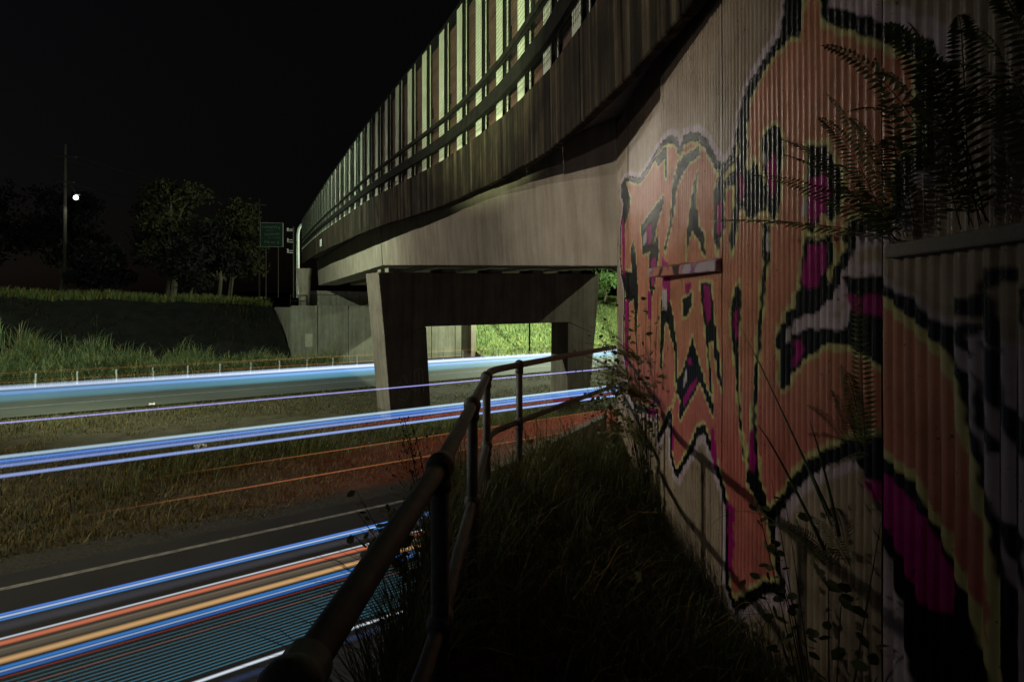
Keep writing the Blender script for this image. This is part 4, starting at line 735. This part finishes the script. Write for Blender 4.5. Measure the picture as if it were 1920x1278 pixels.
# trees ------------------------------------------------------------
def tree(label, base, h, r, n=2600, mat=None, leaf=0.32, tint=(0.5,1.4)):
    t = thing('tree', base, label, 'tree', 'trees on the hill'); b = np.array(base, float)
    tk = MB().tube([tuple(b), tuple(b+(0.1*r,0,h*0.3)), tuple(b+(0,0.05*r,h*0.6)), tuple(b+(0,0,h*0.85))], [h*.03,h*.024,h*.014,h*.004], 8)
    cl = []
    for k in range(16):
        a = random.uniform(0, 6.28); rr = r*math.sqrt(random.random())*0.85; zc = h*random.uniform(0.38, 0.95); rr *= 1.1-0.6*abs(zc/h-0.6)/0.4
        c = b+np.array((rr*math.cos(a), rr*math.sin(a), zc)); cl.append((c, r*random.uniform(0.22, 0.45)))
        tk.tube([tuple(b+(0,0,zc*0.6)), tuple((b+(0,0,zc*0.75))*0.5+c*0.5), tuple(c)], [h*.010,h*.006,h*.002], 5)
    tk.build('trunk', M_bark, t)
    idx = RNG.integers(0, len(cl), n); cc = np.array([c for c, _ in cl])[idx]; rr = np.array([x for _, x in cl])[idx][:, None]
    g = RNG.normal(0, 1, (n, 3)); g /= np.linalg.norm(g, axis=1)[:, None]; p = cc + g*rr*RNG.uniform(0.3, 1.15, (n, 1))*np.array((1,1,0.75))
    d1 = RNG.normal(0, 1, (n, 3)); d1 /= np.linalg.norm(d1, axis=1)[:, None]; d2 = np.cross(d1, RNG.normal(0, 1, (n, 3))); d2 /= np.linalg.norm(d2, axis=1)[:, None]
    sz = leaf*RNG.uniform(0.5, 1.2, (n, 1)); V = np.stack([p-d1*sz, p+d2*sz*.4, p+d1*sz, p-d2*sz*.4], 1).reshape(-1, 3)
    c = np.repeat(RNG.uniform(tint[0], tint[1], (n, 1)), 4, 0)*np.ones((1, 3))
    np_mesh('crown', V, np.arange(4*n).reshape(-1, 4), mat or M_leaf, t, False, c)
def hz(x, y):
    s = x*D[0]+y*D[1]; q = x*N[0]+y*N[1]; return float(z_left(np.array([s]), np.array([q]))[0])
M_unlit = foliage('unlit_leaf', (0.0035,0.0045,0.0022), 0.9, 0.1)  # near-black leaf colour stands in for trees out of the light
M_yellowish = foliage('lamplight_tinted_leaf', (0.022,0.022,0.007), 0.9, 0.1)  # yellow lamplight put into the leaf colour
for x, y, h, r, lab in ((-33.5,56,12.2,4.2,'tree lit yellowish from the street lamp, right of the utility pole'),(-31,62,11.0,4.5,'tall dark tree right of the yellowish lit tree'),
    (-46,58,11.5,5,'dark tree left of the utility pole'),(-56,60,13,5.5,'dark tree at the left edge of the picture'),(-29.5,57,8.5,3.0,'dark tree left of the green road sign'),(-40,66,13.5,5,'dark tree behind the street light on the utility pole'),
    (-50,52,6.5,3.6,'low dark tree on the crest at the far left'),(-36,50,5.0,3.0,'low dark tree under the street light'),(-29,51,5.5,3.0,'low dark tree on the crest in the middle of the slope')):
    tree(lab, (x, y, hz(x, y)-0.2), h, r, mat=M_yellowish if 'yellowish' in lab else M_unlit, n=3400)
tree('leafy tree on top of the bank, seen past the right pier leg', (15.2, 78, 1.3), 9, 4.2, mat=foliage('bank_tree_leaf', (0.05,0.09,0.03)), n=3000)
tree('round green bush on the bank right of the pier', (11.4, 70, 0.9), 3.4, 2.6, mat=foliage('bank_bush_leaf', (0.08,0.14,0.04)), n=2200, leaf=0.25)
# utility pole with the street light, wires, second pole
up = thing('utility_pole', (-39.3,50,0.8), 'timber utility pole with a street light on the dark hill', 'utility pole')
MB().tube([(-39.3,50,0.4),(-39.3,50,14.4)], [0.17,0.12], 10).build('pole', M_pole, up, True)
MB().box(-40.3,-38.3,49.93,50.07,13.2,13.35).build('cross_arm', M_pole, up); MB().box(-40.1,-38.5,49.93,50.07,11.0,11.12).build('cross_arm', M_pole, up)
MB().tube([(-39.3,50,10.6),(-38.7,49.9,10.75),(-38.12,49.8,10.0)], 0.04, 8).build('lamp_arm', M_pole, up, True)
lm = MB().ball((-38.1,49.85,9.95), 0.16, 1.3, 1.3, 0.4).build('luminaire', M_lum, up, True)
MB().ball((-38.1,49.7,9.66), 0.19, n=24, m=16).build('bulb', lamp_mat('street_bulb', (0.9,1.0,0.92), 8), lm, True)
ld = bpy.data.lights.new('lamp_light', 'SPOT'); ld.spot_size = math.radians(150); ld.spot_blend = 0.5; ld.energy = 200; ld.color = (0.95,1.0,0.8); ld.shadow_soft_size = 0.1
lo = bpy.data.objects.new('lamp_light', ld); C.objects.link(lo); lo.parent = up; lo.location = Vector((-38.1,49.6,9.35))-ORG[up.name]
up2 = thing('utility_pole', (-36.0,81,1.2), 'far utility pole among the trees above the green road sign', 'utility pole')
MB().tube([(-36,81,0.8),(-36,81,15.6)], [0.17,0.12], 8).build('pole', M_pole, up2, True); MB().box(-37,-35,80.9,81.1,14.6,14.8).build('cross_arm', M_pole, up2)
for dx, z0, z1, lab in ((-0.9,13.35,14.8,'upper left overhead wire between the utility poles'),(0.9,13.35,14.8,'upper right overhead wire between the utility poles'),(0,11.1,12.4,'lower overhead wire between the utility poles')):
    a = np.array((-39.3+dx,50,z0)); b = np.array((-36+dx,81,z1)); o = MB().tube([tuple(a+(b-a)*u-np.array((0,0,2.0*u*(1-u)))) for u in np.linspace(0,1,13)], 0.018, 4).build('overhead_wire', M_shade_wire, None); tag(o, lab, 'wire', 'overhead wires')
# insulator pole and pale lamp pole at the end of the bridge
ip = thing('utility_pole', (-19.8,51,0.9), 'thin pole with stacked insulators beside the end of the bridge fence', 'utility pole')
MB().tube([(-19.6,51,0.5),(-19.6,51,7.3)], 0.06, 8).build('pole', M_pole, ip)
for z in (4.95,5.15,5.9,6.1,6.9,7.05):
    MB().box(-20.15,-19.6,50.95,51.05,z,z+0.06).build('insulator_arm', M_white, ip); MB().ball((-20.1,51,z+0.12), 0.09, 1, 1, 0.7, 8, 6).build('insulator', M_white, ip, True)
cl_ = thing('lamp_column', (-18.75,49.8,0.9), 'pale curved lamp column rising behind the far end of the bridge fence', 'lamp column')
MB().tube([(-18.75,49.8,0.9),(-18.75,49.8,6.4),(-18.68,49.8,6.9),(-18.45,49.8,7.3),(-18.1,49.8,7.5),(-17.5,49.8,7.6)], [0.16,0.13,0.12,0.11,0.10,0.09], 12).build('column', M_white, cl_, True)
MB().ball((-17.2,49.8,7.58), 0.16, 2.0, 1, 0.5).build('luminaire', M_lum, cl_, True)
# green direction sign
sg = thing('road_sign', (-25.6,60,0.5), 'green direction sign with white lines of text and arrows, half hidden by dark trees', 'road sign')
bevel(MB().box(-26.5,-24.15,59.95,60.02,6.5,9.0).build('sign_panel', M_sign, sg), 0.02)
MB().box(-26.52,-24.13,59.955,60.015,6.48,9.02).build('sign_border', M_lum, sg)
for x0, x1, z, hgt in ((-26.3,-24.75,8.42,0.27),(-26.0,-24.95,8.14,0.10),(-26.1,-24.5,7.68,0.27),(-25.7,-24.4,7.40,0.10),(-26.1,-25.55,6.86,0.27),(-25.4,-24.95,6.84,0.22)):
    ln_ = MB(); x = x0; rr = random.Random(int(z*100))
    while x < x1-0.05:
        w_ = rr.uniform(0.09, 0.16); ln_.box(x, x+0.035, 59.935, 59.948, z, z+hgt); ln_.box(x, x+w_, 59.935, 59.947, z+hgt*rr.choice((0,0.42,0.84)), z+hgt*0.16+hgt*0.42); x += w_+0.05
    ln_.build('text_line', M_signtext, sg)
for x, z in ((-24.55,8.4),(-24.65,6.85)):
    MB().prism([(x-0.03,59.935),(x+0.03,59.935),(x+0.03,59.947),(x-0.03,59.947)], z-0.12, z+0.1).add([(x-0.1,59.936,z+0.08),(x+0.1,59.936,z+0.08),(x,59.936,z+0.24)], [(0,1,2)]).build('arrow', M_signtext, sg)
for x in (-26.0,-24.7): MB().tube([(x,60.1,0.3),(x,60.1,8.8)], 0.05, 8).build('sign_post', M_pole, sg)
# wire rope barrier along the far road
br = thing('rope_barrier', R(10,40.0,ROAD_Z), 'low wire rope barrier with white posts along the far road edge', 'barrier')
pmesh = MB().box(-0.035,0.035,-0.03,0.03,0,0.72).box(-0.045,0.045,-0.04,0.04,0.66,0.74).mesh('barrier_post'); pmesh.materials.append(M_white)
for k in range(46):
    o = link('barrier_post', pmesh, None, br); o.location = Vector(R(-24+k*1.8, 40.0, ROAD_Z-0.05))-ORG[br.name]; o.rotation_euler = (random.uniform(-.03,.03), random.uniform(-.03,.03), 0.64)
for z in (0.35,0.48,0.60): MB().tube([R(-26,40.0,ROAD_Z+z), R(20,40.0,ROAD_Z+z), R(60,40.0,ROAD_Z+z)], 0.010, 5).build('wire_rope', M_wire, br)
# litter on the median
def litter(label, s, q, sz, seed):
    r = random.Random(seed); V = []; n = 5
    for i in range(n):
        for j in range(n): p = R(s+sz*(i/(n-1)-.5), q+sz*.7*(j/(n-1)-.5), ROAD_Z+0.08+sz*0.5*r.random()); V.append(p)
    o = MB().add(V, [(i*n+j,(i+1)*n+j,(i+1)*n+j+1,i*n+j+1) for i in range(n-1) for j in range(n-1)]).build('litter', M_litter, None); so = o.modifiers.new('s','SOLIDIFY'); so.thickness = 0.004
    return tag(o, label, 'litter')
litter('crumpled white paper on the median between the two blue trails', 2.6, 18.9, 0.34, 3)
litter('small white scrap at the near edge of the far road', 2.1, 28.6, 0.22, 8)
